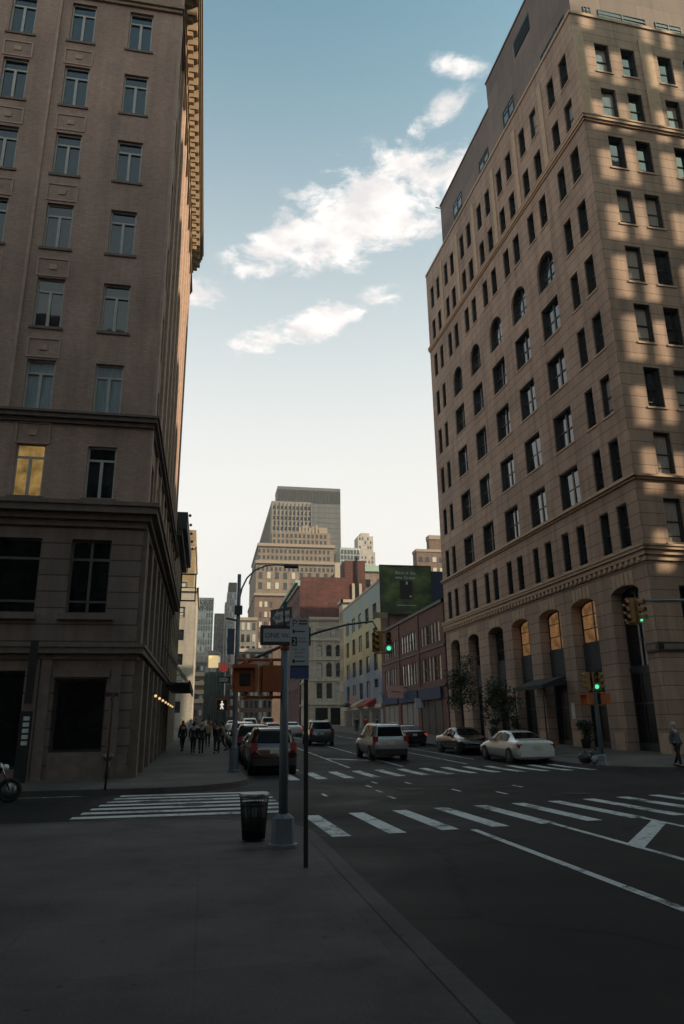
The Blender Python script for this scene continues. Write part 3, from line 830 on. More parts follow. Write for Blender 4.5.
# ================================================================== simple buildings further up
def block(name, label, cat, x0, x1, y0, y1, h, mat, front=None, left=None, right=None, trim='cream_trim', frame='dark_frame', glass='glass_pale', cornice=None, z0=0., far=False, depth=.2, group=None):
    """front faces -y, left faces -x, right faces +x; each a list of (s0,s1,z0,z1[,rise]) measured from the corner nearest the camera"""
    t = thing(name, label, cat, ((x0 + x1) / 2, (y0 + y1) / 2, z0), 0., group)
    cx, cy = (x0 + x1) / 2, (y0 + y1) / 2; hx, hy = (x1 - x0) / 2, (y1 - y0) / 2
    Fs = [(Face(-hx, -hy, 0), 2 * hx, front, False), (Face(-hx, hy, -90), 2 * hy, left, True), (Face(hx, -hy, 90), 2 * hy, right, False), (Face(hx, hy, 180), 2 * hx, None, False)]
    wl = MB(); ws = []
    for F, S, lst, rev in Fs:
        ops = []
        for q in lst or []:
            a, b, c, d = q[:4]; rise = q[4] if len(q) > 4 else 0
            if rev: a, b = S - b, S - a
            ops.append((a, b, c, d, depth, rise) if rise else (a, b, c, d, depth)); ws.append((F, (a + b) / 2, c, b - a, d - c, rise))
        facade(wl, F, 0, S, -.5, h, ops)
    wl.build('wall', mat, t)
    m = MB(); m.poly([(-hx, -hy, h - .02), (hx, -hy, h - .02), (hx, hy, h - .02), (-hx, hy, h - .02)]); rf = m.build('roof', 'roof_tar', t)
    for k, (F, s, z, w, hh, rise) in enumerate(ws[:100]):
        window(t, F, s, z, w, hh, 'double' if w > 1.6 and not rise else 'sash' if not rise else 'sash', frame, glass, depth - .06, rise, pane=not far)
        if far: pass
    if len(ws) > 100:
        mf = MB()
        for (F, s, z, w, hh, rise) in ws[100:]:
            M = Matrix.Translation(F.p(s, z, depth - .06)) @ Matrix.Rotation(F.a, 4, 'Z'); fm, pm = window_meshes('sash', w, hh, rise); add_mesh(mf, pm, M)
        stuff(mf.build('window', glass, t))
    if cornice:
        m = MB()
        for a, b, o in cornice:
            for F, S, lst, rev in Fs[:3]: band(m, F, -o + .002 * (F is Fs[1][0]), S + o, a, b, o)
        m.build('cornice', trim, t)
    return t, Fs
FARWIN = {}
def far_window(root, F, s, z, w, h, mat, out=.03, name='window'):
    """a window too far off to show its parts: pane with a frame edge"""
    k = (round(w, 2), round(h, 2))
    if k not in FARWIN:
        m = MB(); m.box(-w / 2, w / 2, -.04, .3, 0, h); m.box(-w / 2 - .08, w / 2 + .08, -.12, .1, -.2, -.0); FARWIN[k] = m.mesh('window')
    return link(name, mat_copy(FARWIN[k], mat), None, root, F.p(s, z, -out), F.a)

# --- red brick block next to the corner building
fw = []
for (z0, z1) in ((6.0, 8.4), (9.7, 11.7)):
    for bay in range(3):
        for k in range(6): fw.append((1.4 + bay * 8.1 + k * 1.12, 2.3 + bay * 8.1 + k * 1.12, z0, z1))
t, Fs = block('brick_building', 'three storey dark red brick building with rows of tall windows and dark shopfronts', 'building', 22.4, 42, 65.75, 91.2, 13.6, 'red_brick', left=fw, frame='grey_frame', glass='glass_bright', trim='dark_trim', depth=.12,
               cornice=[(13.3, 13.6, .18), (9.1, 9.3, .1), (5.35, 5.55, .15)])
F = Fs[1][0]; S = Fs[1][1]
m = MB(); 
for a, b in ((1.2, 8.3), (9.2, 16.4), (17.3, 24.6)): band(m, F, S - b, S - a, 4.2, 5.3, .3)
m.build('shop_sign_band', 'canvas_blue', t)
for a, b in ((1.5, 8.), (9.5, 16.1), (17.6, 24.3)):
    m = MB()
    for k in range(3):
        w3 = (b - a) / 3.; m.mark(); band(m, F, S - b + k * w3 + .15, S - b + (k + 1) * w3 - .15, .75, 4.0, .05)
    m.each('roller_shutter' if a > 9 else 'shop_window', 'roller_shutter' if a > 9 else 'shop_dark', t)
m = MB()
for a in (8.8, 16.9): m.mark(); band(m, F, S - a - .4, S - a + .4, .5, 13.2, .12)
m.each('pier', 'red_brick', t)
# --- painted building
fw = []
for z0, z1 in ((5.6, 7.6), (9.0, 11.0), (12.4, 14.5), (15.9, 17.8)):
    for k in range(5): fw.append((2.2 + k * 4.9, 4.5 + k * 4.9, z0 - .1, z1 + .15))
t, Fs = block('painted_building', 'five storey building painted in faded yellow, green and blue patches', 'building', 22.4, 40, 91.4, 118, 20.6, 'painted_plaster', left=fw, frame='dark_frame', glass='glass_pale', cornice=[(20.4, 20.7, .1)])
F, S = Fs[1][0], Fs[1][1]
m = MB(); band(m, F, 0, S, 4.0, 4.5, .25); m.build('shop_cornice', 'cream_trim', t)
for a in (1.5, 8, 14.5, 20.5):
    m = MB(); band(m, F, S - a - 5, S - a, .8, 3.8, .04); m.build('shop_window', 'shop_dark', t)
m = MB(); F0 = Fs[0][0]; band(m, F0, .02, 17.5, 13.0, 16.2, .06); m.build('plaster_band', 'pink_plaster', t)
m = MB(); m.box(-1.6, 4.6, -13.55, -4., 14.5, 21.9); m.build('bulkhead', 'canvas_blue', t)
# --- slim pale building behind it
fw = [(.5 + 1.5 * k, 1.2 + 1.5 * k, z, z + 1.7) for k in range(2) for z in (5.5, 9., 12.5, 16., 19.)]
block('pale_building', 'slim pale cream building standing behind the painted building', 'building', 22.4, 40, 118.3, 121.6, 22., 'cream_stone', left=fw, cornice=[(22.0, 22.5, .3)])
# --- cream cast-iron building
fw = []
for k in range(6):
    x = 1.9 + k * 2.2
    fw += [(x, x + 1.15, 21.2, 22.9), (x, x + 1.3, 16.8, 19.4, .6), (x, x + 1.3, 12.3, 15.4, .6), (x, x + 1.3, 7.6, 10.9)]
fl = []
for k in range(5):
    x = 1.5 + 2.2 * k
    fl += [(x, x + 1.2, 21.2, 22.9), (x, x + 1.2, 16.8, 19.4, .6), (x, x + 1.2, 12.3, 15.4, .6), (x, x + 1.2, 7.6, 10.9)]
t, Fs = block('cream_building', 'cream stone building with arched windows in stacked rows and moulded cornices', 'building', 22.25, 45, 160., 172., 25.6, 'cream_stone', front=fw, left=fl, frame='grey_frame', glass='glass_pale', depth=.35,
              cornice=[(24.7, 25.0, .25), (25.001, 25.6, .55), (20.3, 20.6, .3), (15.9, 16.2, .3), (11.3, 11.6, .3), (6.2, 6.6, .35)])
F = Fs[0][0]
for k in range(6):
    m = MB(); band(m, F, 1.6 + k * 3.4, 4.4 + k * 3.4, .9, 5.6, .03); m.build('shop_window', 'glass_shop', t)
m = MB()
for k in range(7): band(m, F, 1.1 + k * 2.2, 1.5 + k * 2.2, 6.6, 20.2, .14)
m.build('pilaster', 'cream_trim', t)
# --- tall red brick wall behind
t, Fs = block('brick_warehouse', 'tall red brick warehouse with blank side wall and green copper cornice', 'building', 21.9, 38.6, 172.3, 215, 37.2, 'dark_red_brick',
              left=[(3 + 4.2 * k, 4.6 + 4.2 * k, z, z + 2.6) for k in range(9) for z in (8, 12.5, 17, 21.5, 26, 30.5)], frame='cream_trim')
m = MB(); m.box(3.05, 8.35, -21.34, 20, 37.0, 42.0); m.box(-8.3, 3.04, -21.33, -20.9, 36.8, 37.5); m.build('upper_wall', 'dark_red_brick', t)
F, S = Fs[1][0], Fs[1][1]
m = MB(); band(m, F, 0, S + .1, 35.2, 35.9, .5); band(m, F, 0, S + .1, 35.901, 36.6, 1.2); m.build('cornice', 'copper_green', t)
for x0, x1, y0, y1, z0, z1 in ((.6, 1.9, -21.2, -19.8, 37.2, 41.2), (4.8, 5.5, -21.75, -21.35, 22, 36.), (6.6, 7.3, -21.75, -21.35, 22, 36.)): m = MB(); m.box(x0, x1, y0, y1, z0, z1); m.build('chimney', 'cream_trim', t)
m = MB(); m.box(5.75, 6.3, -21.7, -21.36, 24, 43); m.build('flue_pipe', 'black_metal', t)
# --- big beige stepped building
t = thing('beige_tower', 'broad beige brick building with stepped top and brown lower storeys', 'building', (36, 330, 0))
m = MB(); m.box(-17.2, 20, -29.6, 20, -1, 56); m.build('lower_wall', 'brown_brick', t)
m = MB(); m.box(-16.9, 19.4, -29.9, 18, 56.002, 70); m.box(-16., 17.4, -29., 16, 70.002, 78); m.box(-10, 16.5, -27.5, 20, 78.002, 84.5); m.build('upper_wall', 'beige_brick', t)
m = MB(); m.mark(); m.box(-17.3, 20., -30.6, 18.4, 69.4, 70.6); m.mark(); m.box(-16.4, 17.9, -29.6, 16.4, 77.3, 78.6); m.mark(); m.box(-17.5, 20.2, -30.2, 20.3, 55.4, 56.4); m.each('cornice', 'beige_trim', t)
mm = MB()
for zz, x0, x1, yy in ((71.5, -16, 17, -29.), (79.2, -9.5, 16, -27.5), (81.9, -9.5, 16, -27.5), (66.2, -16.4, 19, -29.9), (74.4, -16, 17, -29.)):
    k = 0
    while x0 + k * 1.9 < x1 - 1: band(mm, Face(0, yy, 0), x0 + k * 1.9, x0 + k * 1.9 + 1.0, zz, zz + 1.7, .04); k += 1
stuff(mm.build('window', 'glass_blind', t))
m = MB(); m.box(8.5, 15, -26, -14, 84.503, 87.5)
for k in range(7): m.box(2 + k * 1.5, 3 + k * 1.5, -27, -26.4, 84.5, 87. + (k % 3) * .6)
m.build('rooftop_tank', 'beige_trim', t)
Ff = Face(-17.2, -29.6, 0); Fu = Face(-16.9, -29.9, 0)
for r in range(10):
    z = 12 + r * 4.3
    for b_ in range(3):
        for k in range(3): far_window(t, Ff, 2.6 + b_ * 13.6 + k * 2.2, z, 1.15, 2.1, 'glass_blind')
for z in (58.5, 63.): 
    for k in range(10): far_window(t, Fu, 2. + k * 3.55, z, 1.5, 2.6, 'glass_blind')
# --- towers
t = thing('grid_tower', 'concrete tower with a honeycomb grid of deep windows', 'tower', (48, 470, 0))
m = MB(); m.box(-12.3, 12.7, -48, 62, 0, 137); m.build('wall', 'tower_concrete', t)
Ff = Face(-12.3, -48, 0); F2 = Face(-12.3, 62, -90)
mm = MB()
n = 0
for r in range(15):
    for c in range(10):
        z = 132 - r * 3.4; s = 1.6 + c * 2.45 + (r % 2) * .5
        if n < 100: far_window(t, Ff, s, z, 1.5, 2.0, 'glass_dark'); n += 1
for r in range(15):
    for c in range(16): band(mm, F2, 4 + c * 6.6, 6.4 + c * 6.6, 132 - r * 3.4, 134 - r * 3.4, .05)
stuff(mm.build('side_window', 'glass_dark', t))
m = MB()
for c in range(11): band(m, Ff, .05 + c * 2.47, .42 + c * 2.47, 60, 136, .5)
for c in range(20): band(m, F2, 1 + c * 5.7, 2 + c * 5.7, 60, 136, .5)
m.build('fin', 'tower_concrete', t)
t = thing('dark_tower', 'dark grey slab tower with a black louvred band at the top', 'tower', (61.8, 580, 0))
k_ = 520 / 440.
m = MB(); m.box(-13.5, 36., -60, 0, 0, 168); m.build('wall', 'tower_grey', t)
m = MB()
Fd = Face(-13.5, -60, 0)
for c in range(20): band(m, Fd, .2 + c * 2.46, 1.9 + c * 2.46, 168, 178, .3, .4)
m.build('louvre', 'black_metal', t)
m = MB(); band(m, Fd, 0, 49.5, 178.002, 180.5, .6, 20); 
for c in range(21): band(m, Fd, 1.92 + c * 2.46 - 1.75, 1.92 + c * 2.46 - 1.72 + .0 + .7 * 0 + .06, 168, 178, .7, 1.)
band(m, Fd, 0.1, 49.4, 168.0, 178, -.5, 20)
m.build('roof_band', 'tower_grey', t)
m = MB()
for r in range(24): band(m, Fd, .3, 49.2, 70 + r * 4.1, 70.5 + r * 4.1, .12)
m.build('floor_band', 'dark_trim', t)
t = thing('stone_tower', 'pale slender stone tower with stepped crown far behind the brick wall', 'tower', (136, 610, 0))
m = MB(); m.box(-10, 9.5, -10, 10, 0, 134); m.box(-8.6, 8.2, -9, 9, 134, 150); m.box(-7.2, 6.8, -8, 8, 150, 165); m.box(-4, 4, -5, 5, 165, 168.5); m.build('wall', 'pale_stone', t)
Fw = Face(-8.6, -9, 0)
for r, z in enumerate((136, 140, 144, 153.5, 158, 161.5)):
    Fq = Face(-8.6, -9, 0) if z < 150 else Face(-7.2, -8, 0); wd = 16 if z < 150 else 13
    for k in range(5): far_window(t, Fq, 1.8 + k * wd / 5.2, z, 1.3, 2.2, 'glass_pale')
Fq = Face(-10, -10, 0)
for r in range(6):
    for k in range(6): far_window(t, Fq, 1.8 + k * 3.2, 108 + r * 4.2, 1.4, 2.2, 'glass_pale')
t = thing('glass_tower', 'pale blue glass office block low beside the stone tower', 'tower', (101, 510, 0))
m = MB(); m.box(-7.5, 7.5, -10, 10, 0, 128); m.build('wall', 'tower_green', t)
Fq = Face(-7.5, -10, 0)
for r in range(7):
    for k in range(6): far_window(t, Fq, 1.4 + k * 2.4, 98 + r * 4.2, 1.9, 3.2, 'glass_sky')
t = thing('apartment_tower', 'brown brick apartment block with a stepped top above the billboard', 'building', (86, 260, 0))
m = MB(); m.box(-10, 16, -10, -5, 0, 65); m.box(-4.6, 14, -9.5, -6, 65.002, 70.8); m.build('wall', 'brown_brick', t)
Fq = Face(-10, -10, 0)
for r in range(7):
    for k in range(6): far_window(t, Fq, 1.5 + k * 2.7, 36 + r * 4.1, 1.5, 1.7, 'glass_blind')
m = MB(); m.mark(); m.box(-4.8, 14.2, -9.7, -5.8, 69.4, 71.0); m.mark(); m.box(-10.2, 16.2, -10.2, -4.8, 64.3, 65.3); m.each('cornice', 'beige_trim', t)
t = thing('hotel_building', 'beige stone building with a flat cornice between brick wall and billboard', 'building', (55, 225, 0))
m = MB(); m.box(-8, 8, -10, 10, 0, 50.3); m.build('wall', 'beige_brick', t)
m = MB(); m.box(-8.5, 8.5, -10.5, 10.5, 48.5, 50.4); m.build('cornice', 'copper_green', t)
Fq = Face(-8, -10, 0)
for r in range(5):
    for k in range(4): far_window(t, Fq, 2 + k * 3.6, 26 + r * 4.4, 1.5, 2.4, 'glass_pale')
# --- left side
fr = [(1.5 + 2.6 * k, 2.7 + 2.6 * k, z, z + 2.1) for k in range(5) for z in (5.2, 8.2, 11.2)]
t, Fs = block('gold_building', 'narrow golden brick building with a black projecting cornice beyond the left corner building', 'building', -20, -2.62, 52.4, 66, 16.7, 'gold_brick', right=fr, frame='grey_frame')
F = Fs[2][0]
m = MB(); band(m, F, -.1, 13.7, 15.6, 16.1, .4); band(m, F, -.15, 13.75, 16.101, 17.4, .75); m.build('cornice', 'dark_trim', t)
for k in range(5):
    q = MB(); q.ball((0, 0, 0), .12, 6); o = q.build('cornice_light', 'black_metal'); o.location = (-1.75, 53.5 + k * 2.7, 17.5); o.parent = t; o.location = Vector(o.location) - Vector(t.location)
sf = thing('sign_frame', 'square rusty sign frame projecting over the left pavement', 'sign frame', (-2.6, 64., 12.6))
m = MB()
for a, b, c, d in ((0, 1.35, 0, .12), (0, 1.35, 2.4, 2.52), (0, .1, .12, 2.4), (1.25, 1.35, .12, 2.4)): m.box(a, b, -.06, .06, c, d)
m.build('frame', 'rust_pole', sf); m = MB(); m.box(-.3, 0, -.03, .03, .4, .46); m.box(-.3, 0, -.03, .03, 2., 2.06); m.box(.1, 1.25, -.03, .03, 1.2, 1.26); m.build('stay', 'rust_pole', sf)
t, Fs = block('white_building', 'white brick building with dark windows in its blank side wall', 'building', -30, -2.05, 115, 131, 23.4, 'white_brick', front=[(25.1, 26.2, z, z + 1.7) for z in (4, 8., 11.2, 15.0, 18.6)] + [(22.1, 23.2, z, z + 1.7) for z in (8., 11.2, 15.0, 18.6)],
               right=[(1.5 + 2.6 * k, 2.7 + 2.6 * k, z, z + 2.1) for k in range(5) for z in (5.5, 9., 12.5, 16.)], cornice=[(22.8, 23.4, .25)])
t, Fs = block('brown_tower', 'tall brown brick building rising behind the white building', 'building', -30, -3.1, 135.5, 160, 38.6, 'gold_brick', front=[(s, s + 1.1, z, z + 1.8) for z in (26.5, 30.2, 33.6) for s in (22.3, 24.6)], cornice=[(34.9, 35.2, .2)])
def vista(name, label, x0, x1, y0, y1, h, mat, wins=None, cat='building', glass='glass_pale', trim=None):
    t = thing(name, label, cat, ((x0 + x1) / 2, y0, 0)); hw = (x1 - x0) / 2
    m = MB(); m.box(-hw, hw, 0, y1 - y0, 0, h); m.build('wall', mat, t)
    F = Face(-hw, 0, 0)
    if wins:
        nx, nz, zb, w, hh = wins; px = (x1 - x0) / nx; pz = (h - zb) / nz
        n = 0
        for r in range(nz):
            for k in range(nx):
                if n < 100: far_window(t, F, px * (k + .5), zb + r * pz + .2, w, hh, glass); n += 1
    if trim: m = MB(); band(m, F, -.3, x1 - x0 + .3, h - .8, h + .3, .4, .4); m.build('cornice', trim, t)
    return t, F
vista('green_tower', 'pale green residential tower with a lattice crown at the end of the street', -8.2, 2.6, 450, 480, 80, 'tower_green', (7, 14, 22, .9, 2.6), 'tower')
t = bpy.data.objects['green_tower']; m = MB(); F = Face(-5.4, 0, 0)
for zz in (72.5, 43):
    for k in range(6):
        for r in range(2 if zz > 50 else 1):
            x = .5 + k * 1.7; z = zz + r * 3.2
            m.tube([F.p(x, z, -.2), F.p(x + 1.6, z + 3., -.2)], .22, 5); m.tube([F.p(x + 1.6, z, -.2), F.p(x, z + 3., -.2)], .22, 5)
m.build('lattice', 'dark_trim', t)
vista('slate_tower', 'dark slate office block between the green tower and the slim tower', 4.4, 14, 600, 620, 93, 'tower_grey', (5, 10, 45, 1.2, 3.), 'tower', 'glass_dark')
t, F = vista('slim_tower', 'slim grey tower with a dark louvred crown', 12.1, 18.7, 500, 520, 93, 'tower_green', (4, 12, 40, 1., 3.), 'tower')
m = MB(); m.box(-2.6, 3.3, .5, 20, 93.002, 100); m.build('crown', 'charcoal_stone', t)
m = MB(); m.box(-4.6, -3.302, 1, 18, 0, 86); m.build('side_wing', 'tower_concrete', t)
vista('classical_building', 'low cream classical building with heavy cornice at the street end', 9.4, 17.4, 262, 290, 40, 'tower_concrete', (4, 8, 6, 1.1, 2.4), trim='beige_trim')
t, F = vista('striped_building', 'low building with pale balcony bands at the street end on the left', -3.2, -.7, 205, 225, 17, 'brown_brick', (2, 3, 5, .7, 1.2))
m = MB()
for z in (8.2, 10.6, 13.0, 15.4): band(m, F, -.1, 2.6, z, z + 1.1, .5)
m.build('balcony', 'stripe_pale', t)
t, F = vista('netted_building', 'building wrapped in dark green scaffold netting at the street end', -1.2, 6.4, 232, 244, 18.6, 'scaffold_green')
m = MB()
for k in range(10): m.tube([F.p(.2 + k * .8, 3, -.3), F.p(.2 + k * .8, 18.4, -.3)], .09, 5)
for z in (5, 8, 11, 14, 17): m.tube([F.p(0, z, -.3), F.p(7.6, z, -.3)], .07, 5)
m.build('scaffold', 'black_metal', t)
vista('grey_block', 'grey mid-rise block behind the netted building at the street end', -4.5, 5.5, 300, 330, 31, 'tower_grey', (6, 5, 12, 1., 2.2))
vista('sand_block', 'sand coloured mid-rise block right of the netted building', 3.0, 9.2, 245, 270, 22, 'beige_brick', (4, 5, 5, .9, 2.))
vista('brown_block', 'brown mid-rise block behind the traffic at the street end', 9.4, 21.0, 236, 260, 26, 'brown_brick', (8, 6, 4, .9, 2.), trim='cream_trim')
ls = thing('lit_billboard', 'small glowing yellow billboard at the end of the street', 'billboard', (1.9, 226, 19.4))
m = MB(); m.box(-1.5, 1.5, 0, .3, 0, 3.7); m.build('panel', 'yellow_lit', ls)
m = MB(); m.box(-1.7, 1.7, -.05, .5, 3.7, 5.2); m.build('hood', 'dark_trim', ls)
for x in (-1.2, 1.): m = MB(); m.box(x, x + .2, .1, .35, -4, 0); m.build('leg', 'dark_trim', ls)

# ================================================================== billboard
bbd = thing('billboard', 'large dark green billboard reading Black is the new Green', 'billboard', (25.9, 90.9, 16.0))
m = MB(); m.box(-3.5, 3.5, -.12, 0, 0, 6.4); m.build('panel', 'billboard_print', bbd)
m = MB()
for a, b, c, d in ((-3.62, 3.62, -.14, 0), (-3.62, 3.62, 6.4, 6.54), (-3.62, -3.5, 0, 6.4), (3.5, 3.62, 0, 6.4)): m.box(a, b, -.2, .08, c, d)
for x in (-2.5, 0, 2.5): m.box(x - .08, x + .08, .02, .18, -2.6, 6.2)
m.build('frame', 'dark_trim', bbd)
m = MB(); text_mesh(m, 'Black is the', .62, Matrix.Translation((0, -.13, 5.3)) @ FRONT); text_mesh(m, 'new Green.', .62, Matrix.Translation((0, -.13, 4.65)) @ FRONT)
m.box(-1.35, 1.35, -.14, -.125, 1.05, 1.12); m.box(.02, .24, -.14, -.125, 3.9, 4.3); m.lathe([(.15, -.004), (.15, .01)], 10, Matrix.Translation((.6, -.13, 2.3)) @ FRONT)
m.build('lettering', 'sign_letter', bbd)
m = MB(); m.box(-.85, .85, -.135, -.122, 1.9, 4.45); m.build('pictured_device', 'sign_black', bbd)

# ================================================================== street furniture
# --- central pole with walk signals and signs
cp = thing('signal_pole', 'grey pedestrian signal pole with one way signs at the sidewalk corner in the foreground', 'signal pole', (1.2, 11.3, .15))
m = MB(); m.lathe([(.07, .42), (.06, 2.85)], 16); m.build('pole', 'pole_grey', cp)
m = MB(); m.lathe([(.23, 0), (.23, .05), (.18, .06), (.165, .40), (.10, .45), (.075, .46)], 8, smooth=False); m.build('base', 'pole_grey', cp)
m = MB(); m.lathe([(.07, 2.851), (.075, 2.9), (.075, 2.98), (.05, 3.02)], 14); m.build('cap', 'signal_orange', cp)
m = MB(); m.lathe([(.035, 3.0), (.035, 3.62)], 10); m.build('sign_post', 'pole_dark', cp)
def walk_signal(parent, x, z, ry=0., face=None, y=-.02):
    s = MB(); s.box(-.2, .2, -.12, .12, 0, .43); s.box(-.22, .22, -.26, -.12, .38, .44); s.box(-.22, -.19, -.26, -.12, 0, .38); s.box(.19, .22, -.26, -.12, 0, .38)
    o = s.build('walk_signal', 'signal_orange', parent); o.location = (x, y, z); o.rotation_euler.z = ry
    if face:
        q = MB(); q.box(-.18, .18, -.135, -.121, .03, .37); q.build('lens', 'sign_black', o)
    return o
o = walk_signal(cp, -.6, 2.21, R(-10)); o.scale = (.84, .85, .92); q = MB(); q.box(-.1, .1, -.14, -.121, .1, .3); q.build('lens', 'sign_black', o)
o = walk_signal(cp, -.21, 2.21, R(184)); o.scale = (.74, .85, .92); q = MB(); q.box(-.18, .18, -.135, -.121, .03, .37); q.build('lens', 'sign_black', o)
m = MB()
for z, xe, z0, z1 in ((2.7, -.75, 2.58, 2.72), (2.13, -.62, 2.1, 2.22)):
    m.mark(); m.tube([(xe, -.02, z), (0, 0, z)], .022, 8)
    for x in (-.6, -.21): m.tube([(x, -.02, z0), (x, -.02, z1)], .03, 8)
m.each('bracket', 'signal_orange', cp)
def one_way(parent, c, w, h, rz, right=True, txt='ONE WAY'):
    o = MB(); o.box(-w / 2, w / 2, -.004, .004, -h / 2, h / 2); s = o.build('one_way_sign', 'sign_black', parent); s.location = c; s.rotation_euler.z = rz
    a = MB(); e = w / 2 - .05; q = h / 2 - .055; d = 1 if right else -1
    pts = [(-e * d, -q), ((e - .12) * d, -q), ((e - .12) * d, -q - .03), (e * d, 0), ((e - .12) * d, q + .03), ((e - .12) * d, q), (-e * d, q)]
    if d < 0: pts = pts[::-1]
    a.poly([(x, -.008, z) for x, z in pts]); a.build('arrow', 'sign_white', s)
    b = MB(); text_mesh(b, txt, h * .36, Matrix.Translation((-.03 * d, -.0115, -h * .13)) @ FRONT, depth=.001); b.build('lettering', 'sign_black', s)
    return s
one_way(cp, (-.04, -.1, 3.07), .72, .31, 0.)
one_way(cp, (-.06, .05, 3.38), .5, .28, R(-52), False, 'ONE WAY')
# --- bus stop pole
bp = thing('bus_stop_sign', 'black post with a tall white parking regulation sign in the foreground', 'street sign', (1.32, 9.7, .15))
m = MB(); m.box(-.026, .026, -.026, .026, -.02, 3.05); m.build('post', 'pole_black', bp)
m = MB(); m.box(-.225, .035, -.045, -.033, 2.3, 3.12); m.build('plate', 'sign_white', bp)
m = MB(); m.box(.0, .06, -.03, .012, 2.75, 3.0); m.build('back_plate', 'sign_black', bp)
m = MB(); m.box(-.222, .032, -.05, -.0455, 2.31, 2.45); m.build('blue_panel', 'sign_blue', bp)
m = MB()
for z in (2.93, 2.53): m.box(-.19, -.02, -.05, -.0455, z, z + .014); m.box(-.19, -.165, -.05, -.0455, z - .018, z + .032)
m.box(-.205, -.13, -.05, -.0455, 2.74, 2.86); m.box(-.222, .032, -.05, -.0455, 2.451, 2.48)
m.build('arrow', 'sign_black', bp)
m = MB(); text_mesh(m, '2', .12, Matrix.Translation((-.168, -.0515, 2.758)) @ FRONT, depth=.001); m.build('numeral', 'sign_white', bp)
m = MB(); text_mesh(m, 'P', .14, Matrix.Translation((-.165, -.0465, 3.0)) @ FRONT, depth=.001); m.box(-.11, .01, -.048, -.0455, 3.03, 3.05); m.box(-.11, .01, -.048, -.0455, 3.07, 3.09); m.build('red_lettering', 'sign_red', bp)
m = MB(); text_mesh(m, 'HOUR', .036, Matrix.Translation((-.06, -.0465, 2.83)) @ FRONT, depth=.001); text_mesh(m, 'PARKING', .033, Matrix.Translation((-.055, -.0465, 2.785)) @ FRONT, depth=.001)
text_mesh(m, '8AM - 7PM', .034, Matrix.Translation((-.1, -.0465, 2.68)) @ FRONT, depth=.001); text_mesh(m, 'EXCEPT', .034, Matrix.Translation((-.1, -.0465, 2.635)) @ FRONT, depth=.001); text_mesh(m, 'SUNDAY', .034, Matrix.Translation((-.1, -.0465, 2.585)) @ FRONT, depth=.001)
m.build('lettering', 'pole_dark', bp)
# --- wire litter basket
tb = thing('litter_basket', 'dark wire mesh litter basket with pale rim at the sidewalk corner', 'litter basket', (.82, 12.05, .15)); tb.scale = (.86, .86, .93)
m = MB(); H = .74
for k in range(28):
    a = 2 * PI * k / 28
    m.tube([(.20 * math.cos(a), .20 * math.sin(a), .03), (.265 * math.cos(a), .265 * math.sin(a), H)], .006, 5)
for z in (.03, .2, .38, .56):
    r = .2 + .065 * z / H
    m.tube([(r * math.cos(2 * PI * k / 24), r * math.sin(2 * PI * k / 24), z) for k in range(25)], .007, 5)
m.build('mesh', 'black_metal', tb)
m = MB(); m.lathe([(.19, .02), (.245, .6), (.02, .62)], 18); m.build('liner', 'bag_black', tb)
m = MB(); m.lathe([(.262, H - .06), (.275, H - .055), (.28, H), (.262, H + .005)], 24); m.build('rim', 'galvanised', tb)
# --- lamp pole with signal arm at the left far corner
lp = thing('lamp_post', 'tall street lamp with curved arm and traffic signal mast by the left pavement', 'street lamp', (1.2, 29.8, .15))
m = MB(); m.lathe([(.16, 0), (.16, .05), (.13, .1), (.13, .5), (.1, .6), (.095, 3.0), (.075, 7.9)], 12); m.build('pole', 'pole_grey', lp)
m = MB(); m.lathe([(.24, 0), (.24, .06), (.18, .08), (.16, .9), (.11, 1.0)], 8, smooth=False); m.build('base', 'pole_grey', lp)
pts = [(0, 0, 6.3), (.02, 0, 6.8), (.12, 0, 7.3), (.32, 0, 7.75), (.65, 0, 8.1), (1.1, 0, 8.3), (1.6, 0, 8.37), (2.0, 0, 8.33)]
m = MB(); m.tube(pts, .035, 8); m.build('lamp_arm', 'pole_grey', lp)
m = MB(); m.rings([[(2.0 + x, y * w, 8.3 + z) for y, z in ((-1, 0), (-.6, .08), (.6, .08), (1, 0), (.6, -.07), (-.6, -.07))] for x, w in ((-.1, .04), (.0, .08), (.2, .11), (.45, .08), (.52, .03))]); m.build('lamp_head', 'pole_dark', lp)
pts = [(0, 0, 4.0), (.5, 0, 4.28), (1.2, 0, 4.62), (2.2, -.0, 5.05), (3.4, 0, 5.5), (4.6, 0, 5.82), (5.75, 0, 5.98)]
m = MB(); m.tube(pts, [.07, .068, .064, .058, .05, .042, .038], 8); m.build('mast_arm', 'pole_dark', lp)
m = MB(); m.box(-.16, .16, -.14, .14, 6.2, 6.55); m.build('control_box', 'pole_dark', lp)
m = MB(); m.tube([(-.05, 0, 5.95), (-.5, -.05, 6.02)], .04, 6); m.build('camera_arm', 'pole_dark', lp)
def signal_head(parent, loc, rz, lit=2, mat='signal_yellow', k_=1.):
    s = MB(); s.box(-.15, .15, -.1, .1, -.48, .48)
    o = s.build('signal_head', mat, parent); o.location = loc; o.rotation_euler.z = rz; o.scale = (k_, k_, k_)
    for k in range(3):
        z = .31 - .31 * k
        v = MB(); n = 10; ring = [((.135 + 0) * math.cos(PI * q / n), (.135) * math.sin(PI * q / n)) for q in range(-1, n + 2)]
        v.rings([[(x, -.1, z + y) for x, y in ring], [(x, -.33, z + y + .02) for x, y in ring]], False, False)
        v.build('visor', mat, o)
        l = MB(); l.lathe([(.115, -.0), (.11, .02), (.06, .03)], 14, Matrix.Translation((0, -.1, z)) @ FRONT); l.build('lens', 'lens_green' if k == lit and lit is not None else 'lens_off', o)
    return o
signal_head(lp, (5.98, -.25, 5.08), R(-75), None, k_=.85); signal_head(lp, (6.4, -.1, 5.08), R(-8), 2, k_=.85)
